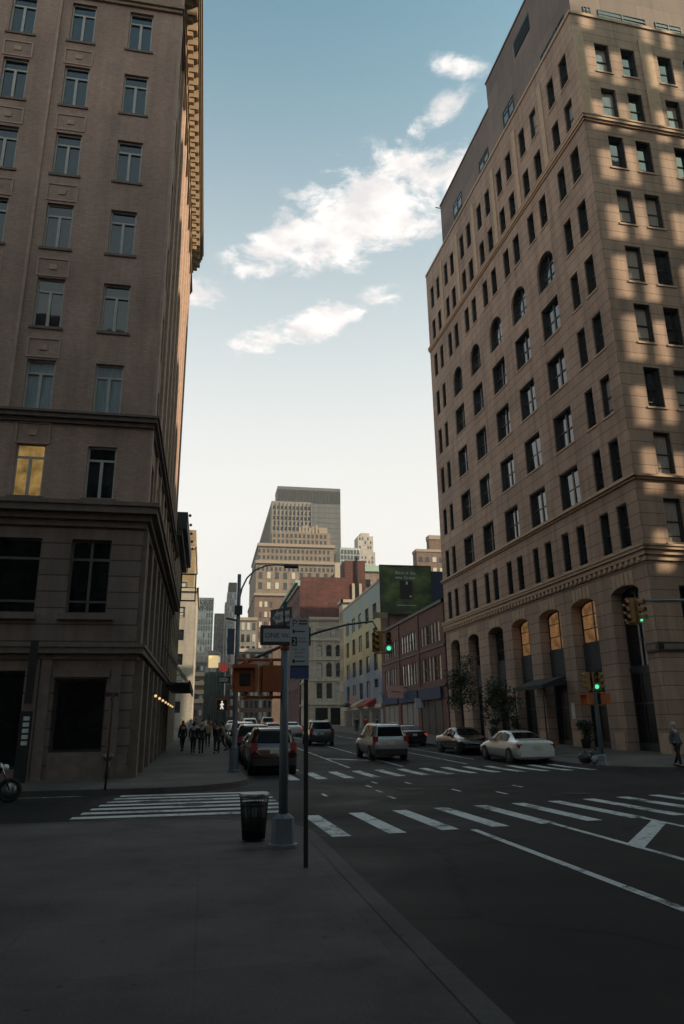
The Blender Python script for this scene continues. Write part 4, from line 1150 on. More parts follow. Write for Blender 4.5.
signal_head(lp, (5.9, .2, 5.1), R(150), None, k_=.85)
m = MB(); m.tube([(5.75, 0, 5.98), (5.95, -.05, 5.6)], .03, 6); m.box(5.8, 6.5, -.1, .0, 5.5, 5.56); m.box(5.8, 6.5, -.1, 0, 4.6, 4.65); m.build('hanger', 'signal_yellow', lp)
w_ = MB(); w_.box(5.75, 6.4, -.16, -.13, 6.1, 6.35); w_.build('arm_sign', 'cloth_tan', lp)
m = MB(); m.box(-.42, -.13, -.02, .02, 4.55, 5.6); m.build('banner', 'banner_blue', lp)
one_way(lp, (-.5, -.05, 3.53), .5, .26, 0., True)
o = walk_signal(lp, -.55, 2.3, 0.); o.scale = (1.1, 1, 1.15)
q = MB(); q.box(-.18, .18, -.135, -.121, .03, .37); q.build('lens', 'sign_black', o)
q = MB()
q.lathe([(.03, 0), (.03, .006)], 10, Matrix.Translation((0, -.1385, .32)) @ FRONT)
for a, b in (((0, .28), (0, .19)), ((0, .19), (-.05, .07)), ((0, .19), (.05, .07)), ((0, .27), (-.06, .2)), ((0, .27), (.06, .21))):
    q.tube([(a[0], -.1385, a[1]), (b[0], -.1385, b[1])], .02, 6)
q.build('walking_figure', 'lens_white', o)
m = MB(); m.tube([(-.35, 0, 2.5), (0, 0, 2.5)], .03, 6); m.build('bracket', 'signal_orange', lp)
# --- right signal pole
rp = thing('signal_pole', 'grey signal pole with a green light and orange walk signals before the tan building', 'signal pole', (16.15, 28.3, .15))
m = MB(); m.lathe([(.09, .4), (.075, 3.0), (.06, 3.05)], 12); m.build('pole', 'pole_grey', rp)
m = MB(); m.lathe([(.26, 0), (.25, .08), (.17, .1), (.16, .36), (.1, .42)], 8, smooth=False); m.build('base', 'pole_grey', rp)
signal_head(rp, (.0, -.2, 3.35), R(-20), 2, k_=.78); signal_head(rp, (-.25, .0, 3.35), R(-110), None, k_=.78)
signal_head(rp, (.24, .05, 3.35), R(80), None, k_=.78)
o = walk_signal(rp, -.34, 2.4, R(-75)); o = walk_signal(rp, .38, 2.42, R(60)); 
q = MB(); q.box(-.18, .18, -.135, -.121, .03, .37); q.build('lens', 'sign_black', o)
for z in (2.88, 2.38): m = MB(); m.tube([(-.4, 0, z), (.4, 0, z)], .025, 6); m.build('bracket', 'signal_orange', rp)
# --- near right signal mast, pole out of frame
mp = thing('signal_mast', 'traffic signal hanging from a long mast arm reaching in from the right', 'traffic signal', (20.1, 26.0, .15))
m = MB(); m.lathe([(.13, 0), (.1, 6.9)], 10); m.build('pole', 'pole_grey', mp)
m = MB(); m.tube([(0, 0, 6.5), (-1.6, 0, 6.45), (-3.2, 0, 6.4)], [.06, .055, .045], 8); m.build('mast_arm', 'pole_grey', mp)
signal_head(mp, (-3.36, -.1, 5.98), R(-72), None); signal_head(mp, (-2.95, 0, 5.98), R(30), 2); signal_head(mp, (-3.1, .35, 6.0), R(165), None)
m = MB(); m.box(-3.4, -2.92, -.06, .06, 6.46, 6.52); m.box(-3.4, -2.92, -.06, .06, 5.44, 5.49); m.tube([(-3.2, 0, 6.4), (-3.4, 0, 6.48)], .04, 6); m.build('hanger', 'signal_yellow', mp)
# --- small things on the left pavement
sp = thing('red_sign_post', 'thin dark red post with small plates by the left crosswalk', 'sign post', (-2.77, 22.9, .15), R(0))
m = MB(); m.tube([(0, 0, 0), (.02, 0, 2.75)], .035, 8); m.build('post', 'rust_pole', sp)
m = MB(); m.box(-.2, .18, -.02, .02, 2.62, 2.74); m.box(-.02, .02, -.18, .18, 2.48, 2.6); m.build('plate', 'rust_pole', sp)
hy = thing('standpipe', 'twin headed grey metal standpipe on the stone wall behind the red post', 'standpipe', (-3.3, 27.4, .15))
m = MB(); m.lathe([(.1, 0), (.08, .6), (.06, .65)], 10); m.build('riser', 'hydrant_grey', hy)
m = MB(); m.tube([(0, 0, .62), (-.16, -.12, .82)], .075, 8); m.tube([(0, 0, .62), (.16, -.12, .82)], .075, 8); m.build('inlet', 'hydrant_grey', hy)
kb = thing('upright_banner_sign', 'tall dark blade sign with stacked white letters leaning by the dark left wall', 'sign', (-6.0, 26.6, .15))
m = MB(); m.box(-.17, .2, -.08, .08, .0, 2.3); m.box(-.1, .15, -.05, .05, 2.55, 4.7); m.build('blade', 'sign_black', kb)
m = MB()
for k, ch in enumerate('HOTEL'[:4]): pass
for k in range(5): m.box(-.05, .15, -.09, -.081, 1.2 + k * .2, 1.2 + k * .2 + .13)
m.build('letter_block', 'sign_letter', kb)
# --- signs hanging on the brick building
sg = thing('hanging_sign', 'square pink sign hanging from the red brick shopfronts', 'sign', (21.0, 79.5, 4.7))
m = MB(); m.box(-.9, .9, -.06, .06, 0, 1.35); m.build('panel', 'sign_pink', sg); 
for z in (1.1, .2): m = MB(); m.box(.9, 1.42, -.03, .03, z, z + .06); m.build('bracket', 'black_metal', sg)
m = MB(); m.box(-.5, .5, -.075, -.061, .62, .72); m.build('lettering', 'sign_red', sg)
sg = thing('hanging_sign', 'small white square sign on a bracket below the blue shop fascia', 'sign', (21.9, 73.5, 3.5))
m = MB(); m.box(-.45, .45, -.06, .06, 0, .95); m.build('panel', 'sign_white', sg); m = MB(); m.box(.45, .52, -.03, .03, .4, .46); m.build('bracket', 'black_metal', sg)
for x, y, z, wd, mt, lb_ in ((22.3, 95., 3.3, 4.5, 'cloth_red', 'dull red canvas awning over a shop of the painted building'), (22.3, 102., 3.2, 4., 'cloth_tan', 'tan canvas awning over a shop of the painted building'), (22.3, 110., 3.3, 4.5, 'canvas_black', 'black canvas awning at the far end of the painted building')):
    t = thing('shop_awning', lb_, 'awning', (x, y, g(y) + z), 0., 'awnings of the painted building'); m = MB()
    m.poly([(0, 0, .8), (0, wd, .8), (-1.3, wd, .1), (-1.3, 0, .1)]); m.poly([(-1.3, 0, .1), (-1.3, wd, .1), (-1.3, wd, -.15), (-1.3, 0, -.15)]); m.poly([(0, 0, .8), (-1.3, 0, .1), (-1.3, 0, -.15), (0, 0, -.15)]); m.poly([(0, wd, .8), (0, wd, -.15), (-1.3, wd, -.15), (-1.3, wd, .1)]); m.build('canvas', mt, t)
    m = MB(); m.tube([(-1.28, .1, -.1), (-.02, .1, -.12)], .03, 6); m.build('frame', 'black_metal', t)
for x, y, z, mt, lb_ in ((21.9, 92.2, 5.2, 'sign_white', 'white blade sign at the near corner of the painted building'), (21.9, 107., 4.8, 'sign_pink', 'pale pink blade sign midway along the painted building')):
    t = thing('blade_sign', lb_, 'sign', (x, y, z)); m = MB(); m.box(-.75, .2, -.06, .06, 0, 1.3); m.build('panel', mt, t); m = MB(); m.box(.2, .55, -.03, .03, .6, .66); m.build('bracket', 'black_metal', t)
rs = thing('red_sign', 'small red sign above the traffic beside the lamp post', 'sign', (2.65, 120, 10.6))
m = MB(); m.prism([(-.7, -.1), (.7, -.1), (.7, .1), (-.7, .1)], 0, 1.3); m.build('panel', 'sign_red', rs); m = MB(); m.tube([(.3, 0, 0), (.3, 0, -9)], .08, 6); m.tube([(.3, 0, 0), (.3, 0, .2)], .08, 6); m.build('pole', 'pole_dark', rs)

# ================================================================== vehicles
def car(kind, label, paint, loc, rz, group=None, cat='car', lit=False):
    SUV = kind == 'suv'
    if SUV:
        L_ = 4.75
        st = [  # y, bottom, mid, belt, top, wb, wm, wbelt, wtop
            (0., .50, .72, .90, .93, .74, .84, .80, .70), (.05, .36, .70, 1.0, 1.04, .84, .92, .87, .76), (.16, .28, .66, 1.06, 1.12, .88, .94, .88, .76),
            (.42, .25, .62, 1.08, 1.66, .89, .95, .89, .64), (.62, .25, .6, 1.08, 1.72, .89, .95, .89, .66), (1.5, .25, .6, 1.07, 1.77, .89, .95, .89, .68), (2.5, .25, .6, 1.05, 1.75, .89, .95, .89, .68),
            (2.95, .25, .6, 1.04, 1.68, .89, .95, .89, .65), (3.65, .25, .6, 1.02, 1.08, .89, .95, .88, .76), (4.2, .26, .6, .97, 1.02, .88, .94, .86, .74), (4.55, .3, .58, .88, .92, .84, .9, .8, .66), (4.72, .4, .56, .72, .75, .74, .8, .7, .56)]
        rw, fw_, a0, a1 = (2, 3), (7, 8), 3, 7; wr = .36; wy = (.88, 3.72)
    else:
        L_ = 4.85
        st = [(0., .46, .66, .82, .85, .74, .82, .78, .7), (.05, .32, .64, .93, .96, .84, .90, .85, .76), (.2, .24, .6, .99, 1.03, .87, .92, .86, .76),
              (.75, .22, .56, .97, 1.05, .88, .93, .87, .74), (1.5, .21, .55, .95, 1.36, .88, .93, .87, .58), (2.1, .21, .55, .94, 1.42, .88, .93, .87, .6), (2.65, .21, .55, .93, 1.40, .88, .93, .87, .6),
              (2.9, .21, .55, .92, 1.34, .88, .93, .87, .58), (3.65, .21, .55, .90, .96, .88, .93, .86, .74), (4.2, .23, .55, .82, .87, .87, .92, .84, .72), (4.62, .28, .53, .70, .74, .82, .87, .76, .62), (4.83, .4, .5, .58, .6, .7, .76, .66, .52)]
        rw, fw_, a0, a1 = (3, 4), (7, 8), 4, 7; wr = .335; wy = (1.0, 3.85)
    t = thing('parked_car', label, cat, loc, rz, group)
    yc = L_ / 2
    def ring(s):
        y, zb, zm, zl, zt, wb, wm, wl, wt = s; y -= yc
        half = [(wb * .9, zb), (wb, zb + .06), (wm, zm), (wm * .995, zm + .12), (wl, zl), (wt + (wl - wt) * .12, zl + (zt - zl) * .88), (wt, zt), (wt * .55, zt + .02)]
        return [(x, y, z) for x, z in half] + [(-x, y, z) for x, z in reversed(half)]
    m = MB(); rs = [ring(s) for s in st]; m.rings(rs, True, True, True)
    b = m.build('body', paint, t)
    bm = bmesh.new(); bm.from_mesh(b.data); bmesh.ops.recalc_face_normals(bm, faces=bm.faces)
    bmesh.ops.subdivide_edges(bm, edges=bm.edges, cuts=1, use_grid_fill=True, smooth=.25); bm.to_mesh(b.data); bm.free()
    for p in b.data.polygons: p.use_smooth = True
    P = lambda s, i: Vector(ring(s)[i])
    def pane(a, bb, c, d, name, off, mat='glass_car', n=6):
        # bilinear patch a-b (bottom) d-c (top)
        nn = ((bb - a).cross(d - a)).normalized() * off
        mm = MB()
        for i in range(n):
            for j in range(n):
                q = []
                for u, v in ((i, j), (i + 1, j), (i + 1, j + 1), (i, j + 1)):
                    u /= n; v /= n
                    bul = .03 * (4 * u * (1 - u)) * (1 if off > 0 else -1)
                    q.append(a * (1 - u) * (1 - v) + bb * u * (1 - v) + c * u * v + d * (1 - u) * v + nn + nn.normalized() * bul * .6 * abs(off) / .02 * .5)
                mm.poly(q, True)
        return mm.build(name, mat, t)
    lerp = lambda p, q, f: p + (q - p) * f
    r0, r1 = st[rw[0]], st[rw[1]]
    A_, B_ = P(r0, 9 + 0), P(r0, 6)     # left (-x) / right at top ring idx: 6 right, 9 left
    C_, D_ = P(r1, 6), P(r1, 9)
    pane(lerp(lerp(A_, D_, .1), lerp(B_, C_, .1), .05), lerp(lerp(A_, D_, .1), lerp(B_, C_, .1), .95), lerp(lerp(D_, A_, .08), lerp(C_, B_, .08), .95), lerp(lerp(D_, A_, .08), lerp(C_, B_, .08), .05), 'rear_window', .022)
    r0, r1 = st[fw_[1]], st[fw_[0]]
    A_, B_ = P(r0, 6), P(r0, 9); C_, D_ = P(r1, 9), P(r1, 6)
    pane(lerp(lerp(A_, D_, .08), lerp(B_, C_, .08), .04), lerp(lerp(A_, D_, .08), lerp(B_, C_, .08), .96), lerp(lerp(D_, A_, .06), lerp(C_, B_, .06), .95), lerp(lerp(D_, A_, .06), lerp(C_, B_, .06), .05), 'windscreen', .022)
    for sg, ib, it in ((1, 4, 6), (-1, 11, 9)):
        for ya, yb in (((.55, 1.55), (1.65, 2.9)) if SUV else ((1.25, 2.0), (2.08, 3.05))):
            def at(y, i):
                for s0, s1 in zip(st, st[1:]):
                    if s0[0] <= y <= s1[0]:
                        f = (y - s0[0]) / (s1[0] - s0[0]); return lerp(P(s0, i), P(s1, i), f)
            q0, q1, q2, q3 = at(ya, ib), at(yb + (.25 if yb > 2.6 else 0), ib), at(yb, it), at(ya + .12, it)
            bo = [lerp(q0, q3, .1), lerp(q1, q2, .1), lerp(q2, q1, .12), lerp(q3, q0, .12)]
            if sg < 0: bo = [bo[1], bo[0], bo[3], bo[2]]
            pane(*bo, 'side_window', .035)
    zt = .9 if SUV else .8
    tl = 'tail_lit' if lit else 'tail_red'
    for sg in (1, -1):
        m = MB(); m.box(sg * .78 - .12, sg * .78 + .12, -yc - .0, -yc + .2, zt - .1, zt + (.28 if SUV else .08)); m.build('tail_light', tl, t)
        m = MB(); m.box(sg * .64 - .14, sg * .64 + .14, yc - .3, yc - .06, .62 if not SUV else .76, .72 if not SUV else .9); m.build('headlight', 'headlight_glass', t)
        m = MB(); m.box(sg * .95 - .1, sg * .95 + .1, (2.85 if SUV else 2.75) - yc, (3.02 if SUV else 2.92) - yc, zt + .12, zt + .28); m.build('mirror', paint, t)
    m = MB(); m.box(-.82, .82, -yc - .06, -yc + .12, .34, .58); m.build('rear_bumper', 'plastic_black' if SUV else paint, t)
    m = MB(); m.box(-.72, .72, yc - .22, yc - .0, .3, .46); m.build('front_bumper', 'plastic_black', t)
    zp = .78 if SUV else .7
    m = MB(); m.box(-.16, .16, -yc - .075 + .04, -yc + .02, zp, zp + .16); m.build('licence_plate', 'plate_white', t)
    if SUV:
        m = MB()
        for sg in (1, -1): m.tube([(sg * .6, .6 - yc, 1.76), (sg * .6, .8 - yc, 1.81), (sg * .6, 2.6 - yc, 1.80), (sg * .6, 2.8 - yc, 1.74)], .02, 6)
        m.build('roof_rail', 'galvanised', t)
    for sg in (1, -1):
        for y in wy:
            T = Matrix.Translation((sg * .84, y - yc, wr)) @ Matrix.Rotation(R(90), 4, 'Y')
            w = MB(); w.lathe([(wr + .045, -.11), (wr + .045, .114)], 22, T); w.build('wheel_arch', 'plastic_black', t)
            w = MB(); w.lathe([(wr * .62, -.12), (wr * .95, -.12), (wr, -.09), (wr, .09), (wr * .95, .122), (wr * .62, .122)], 22, T); tw = w.build('wheel', 'rubber', t)
            w = MB()
            sgn = sg
            w.lathe([(wr * .6, -.126), (wr * .62, .126), (wr * .52, .118), (.05, .124)] if sg > 0 else [(wr * .6, .126), (wr * .62, -.126), (wr * .52, -.118), (.05, -.124)], 22, T); w.build('rim', 'rim_alloy', tw)
    return t
def on_road(x, y): return (x, y, g(y))
def slope(o):
    y = o.location.y
    if 32 < y < 128: o.rotation_euler.x = math.atan(.018)
    return o
GP = 'cars parked along the left kerb'
red = slope(car('suv', 'dark red hatchback parked at the left kerb just past the crosswalk', 'car_red', on_road(2.75, 31.9), 0.))
silver = slope(car('suv', 'silver sport utility car driving away in the middle of the avenue', 'car_silver', on_road(9.22, 38.5), 0.))
sedan = slope(car('sedan', 'silver white sedan parked at the right kerb nearest the corner', 'car_white', on_road(14.85, 34.1), R(1)))
slope(dup(sedan, on_road(14.95, 41.6), R(180), 'black car parked nose towards the camera ahead of the white sedan', None, {'body': 'car_black', 'mirror': 'car_black', 'rear_bumper': 'car_black'}))
slope(dup(sedan, on_road(14.5, 52.5), R(0), 'black sedan parked farther along the right kerb', None, {'body': 'car_black', 'mirror': 'car_black', 'rear_bumper': 'car_black', 'tail_light': 'tail_lit'}))
slope(dup(silver, on_road(8.55, 56.3), 0., 'dark grey sport utility car driving away beyond the silver one', None, {'body': 'car_grey', 'mirror': 'car_grey'}))
slope(dup(sedan, on_road(2.75, 37.4), 0., 'greenish grey sedan parked in front of the red hatchback', None, {'body': 'car_green', 'mirror': 'car_green', 'rear_bumper': 'car_green'}))
slope(dup(red, on_road(2.7, 42.8), 0., 'black sport utility car parked third along the left kerb', None, {'body': 'car_black', 'mirror': 'car_black'}))
slope(dup(sedan, on_road(2.7, 48.5), 0., 'black sedan parked fourth along the left kerb', None, {'body': 'car_black', 'mirror': 'car_black', 'rear_bumper': 'car_black'}))
slope(dup(red, on_road(2.7, 54.3), 0., 'white sport utility car parked farther along the left kerb', None, {'body': 'car_white', 'mirror': 'car_white'}))
slope(dup(sedan, on_road(2.7, 60.2), 0., 'grey sedan parked at the far end of the left row', None, {'body': 'car_grey', 'mirror': 'car_grey', 'rear_bumper': 'car_grey'}))
tx = slope(dup(sedan, on_road(6.6, 73.), 0., 'yellow taxi driving away in the distance between the signal boxes', None, {'body': 'car_yellow', 'mirror': 'car_yellow', 'rear_bumper': 'car_yellow', 'tail_light': 'tail_lit'})); tx['category'] = 'taxi'; tx.name = 'taxi'
slope(dup(sedan, on_road(8.9, 77.), 0., 'white sedan driving away beside the yellow taxi', None, {'tail_light': 'tail_lit'}))
slope(dup(red, on_road(5.2, 88.), 0., 'white van-like car far up the avenue left of the taxi', None, {'body': 'car_white', 'mirror': 'car_white'}))
slope(dup(sedan, on_road(3.6, 98.), 0., 'small pale sedan farthest up the left side of the avenue', None, {'body': 'car_silver', 'mirror': 'car_silver', 'rear_bumper': 'car_silver'}))
slope(dup(red, on_road(8.6, 104.), 0., 'dark car farthest up the middle of the avenue', None, {'body': 'car_grey', 'mirror': 'car_grey', 'tail_light': 'tail_lit'}))

# --- motorcycle at the left edge
mo = thing('motorcycle', 'dark motorcycle parked at the left edge of the side street', 'motorcycle', (-5.75, 21.3, 0.), R(-75))
for y, r in ((-.68, .3), (.72, .31)):
    T = Matrix.Translation((0, y, r)) @ Matrix.Rotation(R(90), 4, 'Y')
    m = MB(); n = 24
    m.rings([[T @ Vector(((r - .05 + .05 * math.cos(a)) * math.cos(2 * PI * k / n), (r - .05 + .05 * math.cos(a)) * math.sin(2 * PI * k / n), .05 * math.sin(a))) for k in range(n)] for a in [2 * PI * q / 8 for q in range(9)]], True, False)
    w = m.build('wheel', 'rubber', mo)
    m = MB(); m.lathe([(r * .7, -.02), (r * .7, .02), (.04, .04)], 18, T); m.build('rim', 'rim_alloy', w)
m = MB(); m.rings([[(x * w, y, z + h * q) for x, q in ((1, 0), (.7, .8), (0, 1), (-.7, .8), (-1, 0), (-.6, -.7), (.6, -.7))] for y, w, z, h in ((-.05, .05, .72, .06), (.05, .15, .76, .14), (.3, .16, .8, .16), (.48, .08, .82, .1))]); m.build('fuel_tank', 'car_black', mo)
m = MB(); m.rings([[(x * w, y, z + q) for x, q in ((1, 0), (.8, .06), (-.8, .06), (-1, 0), (-.7, -.06), (.7, -.06))] for y, w, z in ((-.75, .08, .84), (-.5, .14, .78), (-.1, .12, .72))]); m.build('seat', 'rubber', mo)
m = MB(); m.box(-.14, .14, -.2, .28, .28, .62); m.tube([(.17, -.7, .3), (.17, -.2, .3), (.14, .2, .35)], [.06, .05, .035], 8); m.build('engine', 'chrome', mo)
m = MB(); m.tube([(.09, .72, .31), (.1, .5, .85), (.1, .45, 1.0)], .025, 6); m.tube([(-.09, .72, .31), (-.1, .5, .85), (-.1, .45, 1.0)], .025, 6); m.tube([(-.38, .3, 1.02), (-.1, .45, 1.0), (.1, .45, 1.0), (.38, .3, 1.02)], .016, 6); m.build('fork', 'chrome', mo)
m = MB(); m.ball((0, .56, .88), .1, 8); m.build('headlight', 'headlight_glass', mo)

# ================================================================== people
def skin_mesh(verts, edges, rad, root=0, lev=1):
    me = bpy.data.meshes.new('sk'); me.from_pydata(verts, edges, []); me.update()
    o = bpy.data.objects.new('sk', me); COL.objects.link(o)
    o.modifiers.new('s', 'SKIN'); sv = me.skin_vertices[0].data if me.skin_vertices else None
    for k, r in enumerate(rad):
        sv[k].radius = r if isinstance(r, tuple) else (r, r); sv[k].use_root = (k == root)
    u = o.modifiers.new('u', 'SUBSURF'); u.levels = lev; u.render_levels = lev
    dg = bpy.context.evaluated_depsgraph_get(); out = bpy.data.meshes.new_from_object(o.evaluated_get(dg))
    bpy.data.objects.remove(o); bpy.data.meshes.remove(me)
    for p in out.polygons: p.use_smooth = True
    return out
def person_meshes(step=.32, arm=.22, lean=0.):
    hz = .92
    V = [(0, 0, hz), (0, .01, 1.12), (0, 0, 1.36), (0, .005, 1.47), (0, .03, 1.56), (0, .03, 1.68)]
    Rr = [(.135, .1), (.125, .09), (.16, .1), .05, .075, .085]
    E = [(0, 1), (1, 2), (2, 3), (3, 4), (4, 5)]
    legs = []
    for sg, st in ((1, step), (-1, -step)):
        i = len(V)
        kn = (sg * .1, st * .45 + .05, .5); an = (sg * .1, st * .95 - (.06 if st < 0 else 0), .09 + (.05 if st < 0 else 0)); to = (sg * .11, an[1] + .17, .035 if st > 0 else .03)
        V += [(sg * .1, 0, .86), kn, an, to]; Rr += [.095, .062, .043, .035]; E += [(0, i), (i, i + 1), (i + 1, i + 2), (i + 2, i + 3)]
        legs.append([(sg * .1, 0, .86), kn, an])
    arms = []
    for sg, st in ((1, -arm), (-1, arm)):
        i = len(V)
        sh = (sg * .19, 0, 1.38); el = (sg * .225, st * .4 - .03, 1.1); wr = (sg * .205, st * 1.1 + .06, .87); pa = (sg * .2, st * 1.25 + .09, .78)
        V += [sh, el, wr, pa]; Rr += [.06, .046, .034, (.022, .038)]; E += [(2, i), (i, i + 1), (i + 1, i + 2), (i + 2, i + 3)]
        arms.append([sh, el, wr, pa])
    me = skin_mesh(V, E, Rr)
    # fingers, nose and ears joined into the same mesh
    f = MB()
    for sg, a in zip((1, -1), arms):
        p = Vector(a[3])
        for k, ln in enumerate((.065, .078, .072, .055)):
            y = -.03 + .02 * k
            f.tube([p + Vector((0, y, .02)), p + Vector((-.004 * sg, y + .004, -.035)), p + Vector((-.022 * sg, y + .006, -.035 - ln * .7))], [.0095, .009, .007], 6)
        f.tube([p + Vector((0, .03, .04)), p + Vector((-.01 * sg, .06, .0)), p + Vector((-.02 * sg, .068, -.03))], [.011, .01, .008], 6)
    f.ball((0, .115, 1.62), .02, 5, (.7, 1, 1.2)); f.ball((.085, .03, 1.62), .024, 5, (.4, 1, 1.3)); f.ball((-.085, .03, 1.62), .024, 5, (.4, 1, 1.3))
    n = len(me.vertices)
    bm = bmesh.new(); bm.from_mesh(me); fm = f.mesh('f'); bm.from_mesh(fm); bm.to_mesh(me); bm.free()
    # clothes
    coatV = [(0, 0, .80), (0, .0, .98), (0, .01, 1.15), (0, 0, 1.37), (0, .005, 1.475)]; coatR = [(.175, .135), (.165, .125), (.15, .11), (.195, .145), (.1, .095)]; coatE = [(0, 1), (1, 2), (2, 3), (3, 4)]
    for a in arms:
        i = len(coatV); coatV += [a[0], a[1], tuple(Vector(a[2]) * .97 + Vector(a[1]) * .03)]; coatR += [.08, .064, .05]; coatE += [(3, i), (i, i + 1), (i + 1, i + 2)]
    coat = skin_mesh(coatV, coatE, coatR, 1)
    tv = [(0, 0, .93)]; tr = [(.15, .115)]; te = []
    for l in legs:
        i = len(tv); tv += l; tr += [.11, .078, .06]; te += [(0, i), (i, i + 1), (i + 1, i + 2)]
    trousers = skin_mesh(tv, te, tr)
    h = MB(); h.ball((0, .0, 1.665), .112, 8, (.92, 1.02, 1.0)); hair = h.mesh('hair')
    s = MB()
    for l, to in ((legs[0], V[9]), (legs[1], V[13])):
        a = Vector(l[2]); b = Vector(to); s.tube([a + Vector((0, -.06, -.03)), (a + b) / 2 + Vector((0, 0, -.02)), b + Vector((0, .03, 0))], [.05, .052, .035], 8)
    shoes = s.mesh('shoes')
    return me, coat, trousers, hair, shoes
PV = [person_meshes(.32, .2), person_meshes(.18, .1), person_meshes(-.28, -.2)]
def person(x, y, rz, variant, label, coat='cloth_black', trousers='cloth_black', hair='hair_dark', skin='skin', h=1.72, ground=.15, group=None):
    t = thing('person', label, 'person', (x, y, g(y) + ground), rz, group)
    me, co, tr, ha, sh = PV[variant]
    k = h / 1.77; t.scale = (k, k, k)
    for nm, mesh, mat in (('body', me, skin), ('coat', co, coat), ('trousers', tr, trousers), ('hair', ha, hair), ('shoes', sh, 'cloth_black')):
        link(nm, mat_copy(mesh, mat), None, t)
    return t
person(-1.3, 46.7, R(15), 0, 'person in a long black coat walking away nearest the left wall', hair='hair_fair')
person(-.62, 44.6, R(-5), 2, 'person in navy jacket walking away in the middle of the left pavement', 'cloth_navy')
person(-.15, 44.1, R(5), 1, 'person in black walking away, right one of the close pair on the left pavement', hair='hair_grey')
person(.75, 44.0, R(170), 1, 'person in dark clothes standing beside the parked cars', 'cloth_black')
person(1.1, 46.5, R(90), 2, 'person in a tan jacket behind the lamp post by the kerb', 'cloth_tan', 'cloth_denim')
person(.25, 52., R(180), 0, 'person in a tan coat walking towards the camera farther along the left pavement', 'cloth_tan')
person(-.7, 55., R(0), 1, 'person in a white shirt far along the left pavement', 'cloth_white', 'cloth_denim')
person(-1.6, 57., R(180), 2, 'person in red jacket far along the left pavement near the wall', 'cloth_red')
person(.9, 60., R(0), 0, 'person in grey farthest along the left pavement', 'cloth_grey')
person(17.75, 25.62, R(200), 1, 'grey-haired person in a dark blue-grey jacket waiting at the right kerb', 'cloth_grey', 'cloth_black', 'hair_grey', h=1.66)
person(-1.2, 66., R(170), 1, 'person in cream coat in the sunlit stretch of the left pavement', 'cloth_white', 'cloth_tan', 'hair_fair')
person(-.2, 69., R(0), 0, 'person in tan coat and black trousers in the sunlit stretch of the left pavement', 'cloth_tan', 'cloth_black')
person(.6, 73., R(180), 2, 'person in red coat and pale trousers in the sunlit stretch of the left pavement', 'cloth_red', 'cloth_tan')
person(-.9, 78., R(10), 1, 'person in denim trousers and grey top far up the sunlit left pavement', 'cloth_grey', 'cloth_denim')
person(.2, 84., R(180), 0, 'person in white top and black trousers farthest up the left pavement', 'cloth_white', 'cloth_black')
person(17.6, 80., R(0), 0, 'person in red coat on the right pavement before the painted building', 'cloth_red', 'cloth_black')
person(17.2, 83., R(180), 1, 'person in black on the right pavement before the painted building', 'cloth_black')
person(18., 87., R(10), 2, 'person in pale top on the right pavement before the painted building', 'cloth_white', 'cloth_denim')
person(17.9, 76., R(90), 2, 'person in navy on the right pavement beyond the silver car', 'cloth_navy')

for o in list(COL.objects):
    if o.parent is None and 'category' in o:
        c = o['category']; l = o['label']
        if c in ('car', 'taxi'): o['group'] = 'cars parked along the left kerb' if 'left' in l and 'kerb' in l or 'left row' in l or 'greenish' in l else 'cars parked along the right kerb' if 'parked' in l else 'cars driving up the avenue'
        elif c == 'person': o['group'] = 'pedestrians on the right pavement' if 'right' in l and 'pair' not in l else 'pedestrians on the left pavement'
        elif c == 'manhole cover': o['group'] = 'manhole covers in the road'
# ================================================================== bags, plants
for i, (x, y, s, mt, lb_) in enumerate(((15.95, 29.3, .3, 'bag_black', 'black rubbish bag lying left of the right signal pole'), (16.5, 29.4, .36, 'bag_black', 'fat black rubbish bag nearest the right signal pole'), (16.25, 28.95, .22, 'bag_clear', 'clear rubbish bag in front of the black bags'))):
    m = MB(); rs = []
    for a in range(1, 9):
        t_ = PI * a / 9
        rs.append([(s * (1 + .12 * math.sin(5 * q + a * 1.7 + i)) * math.sin(t_) * math.cos(2 * PI * q / 16), s * (1 + .1 * math.cos(3 * q + a)) * math.sin(t_) * math.sin(2 * PI * q / 16), s * .8 - s * .8 * math.cos(t_)) for q in range(16)])
    m.rings(rs); m.tube([(0, 0, s * 1.5), (.02, 0, s * 1.75)], [s * .12, s * .2], 8)
    o = m.build('rubbish_bag', mt); o.location = (x, y, .15); tag(o, lb_, 'rubbish bag')
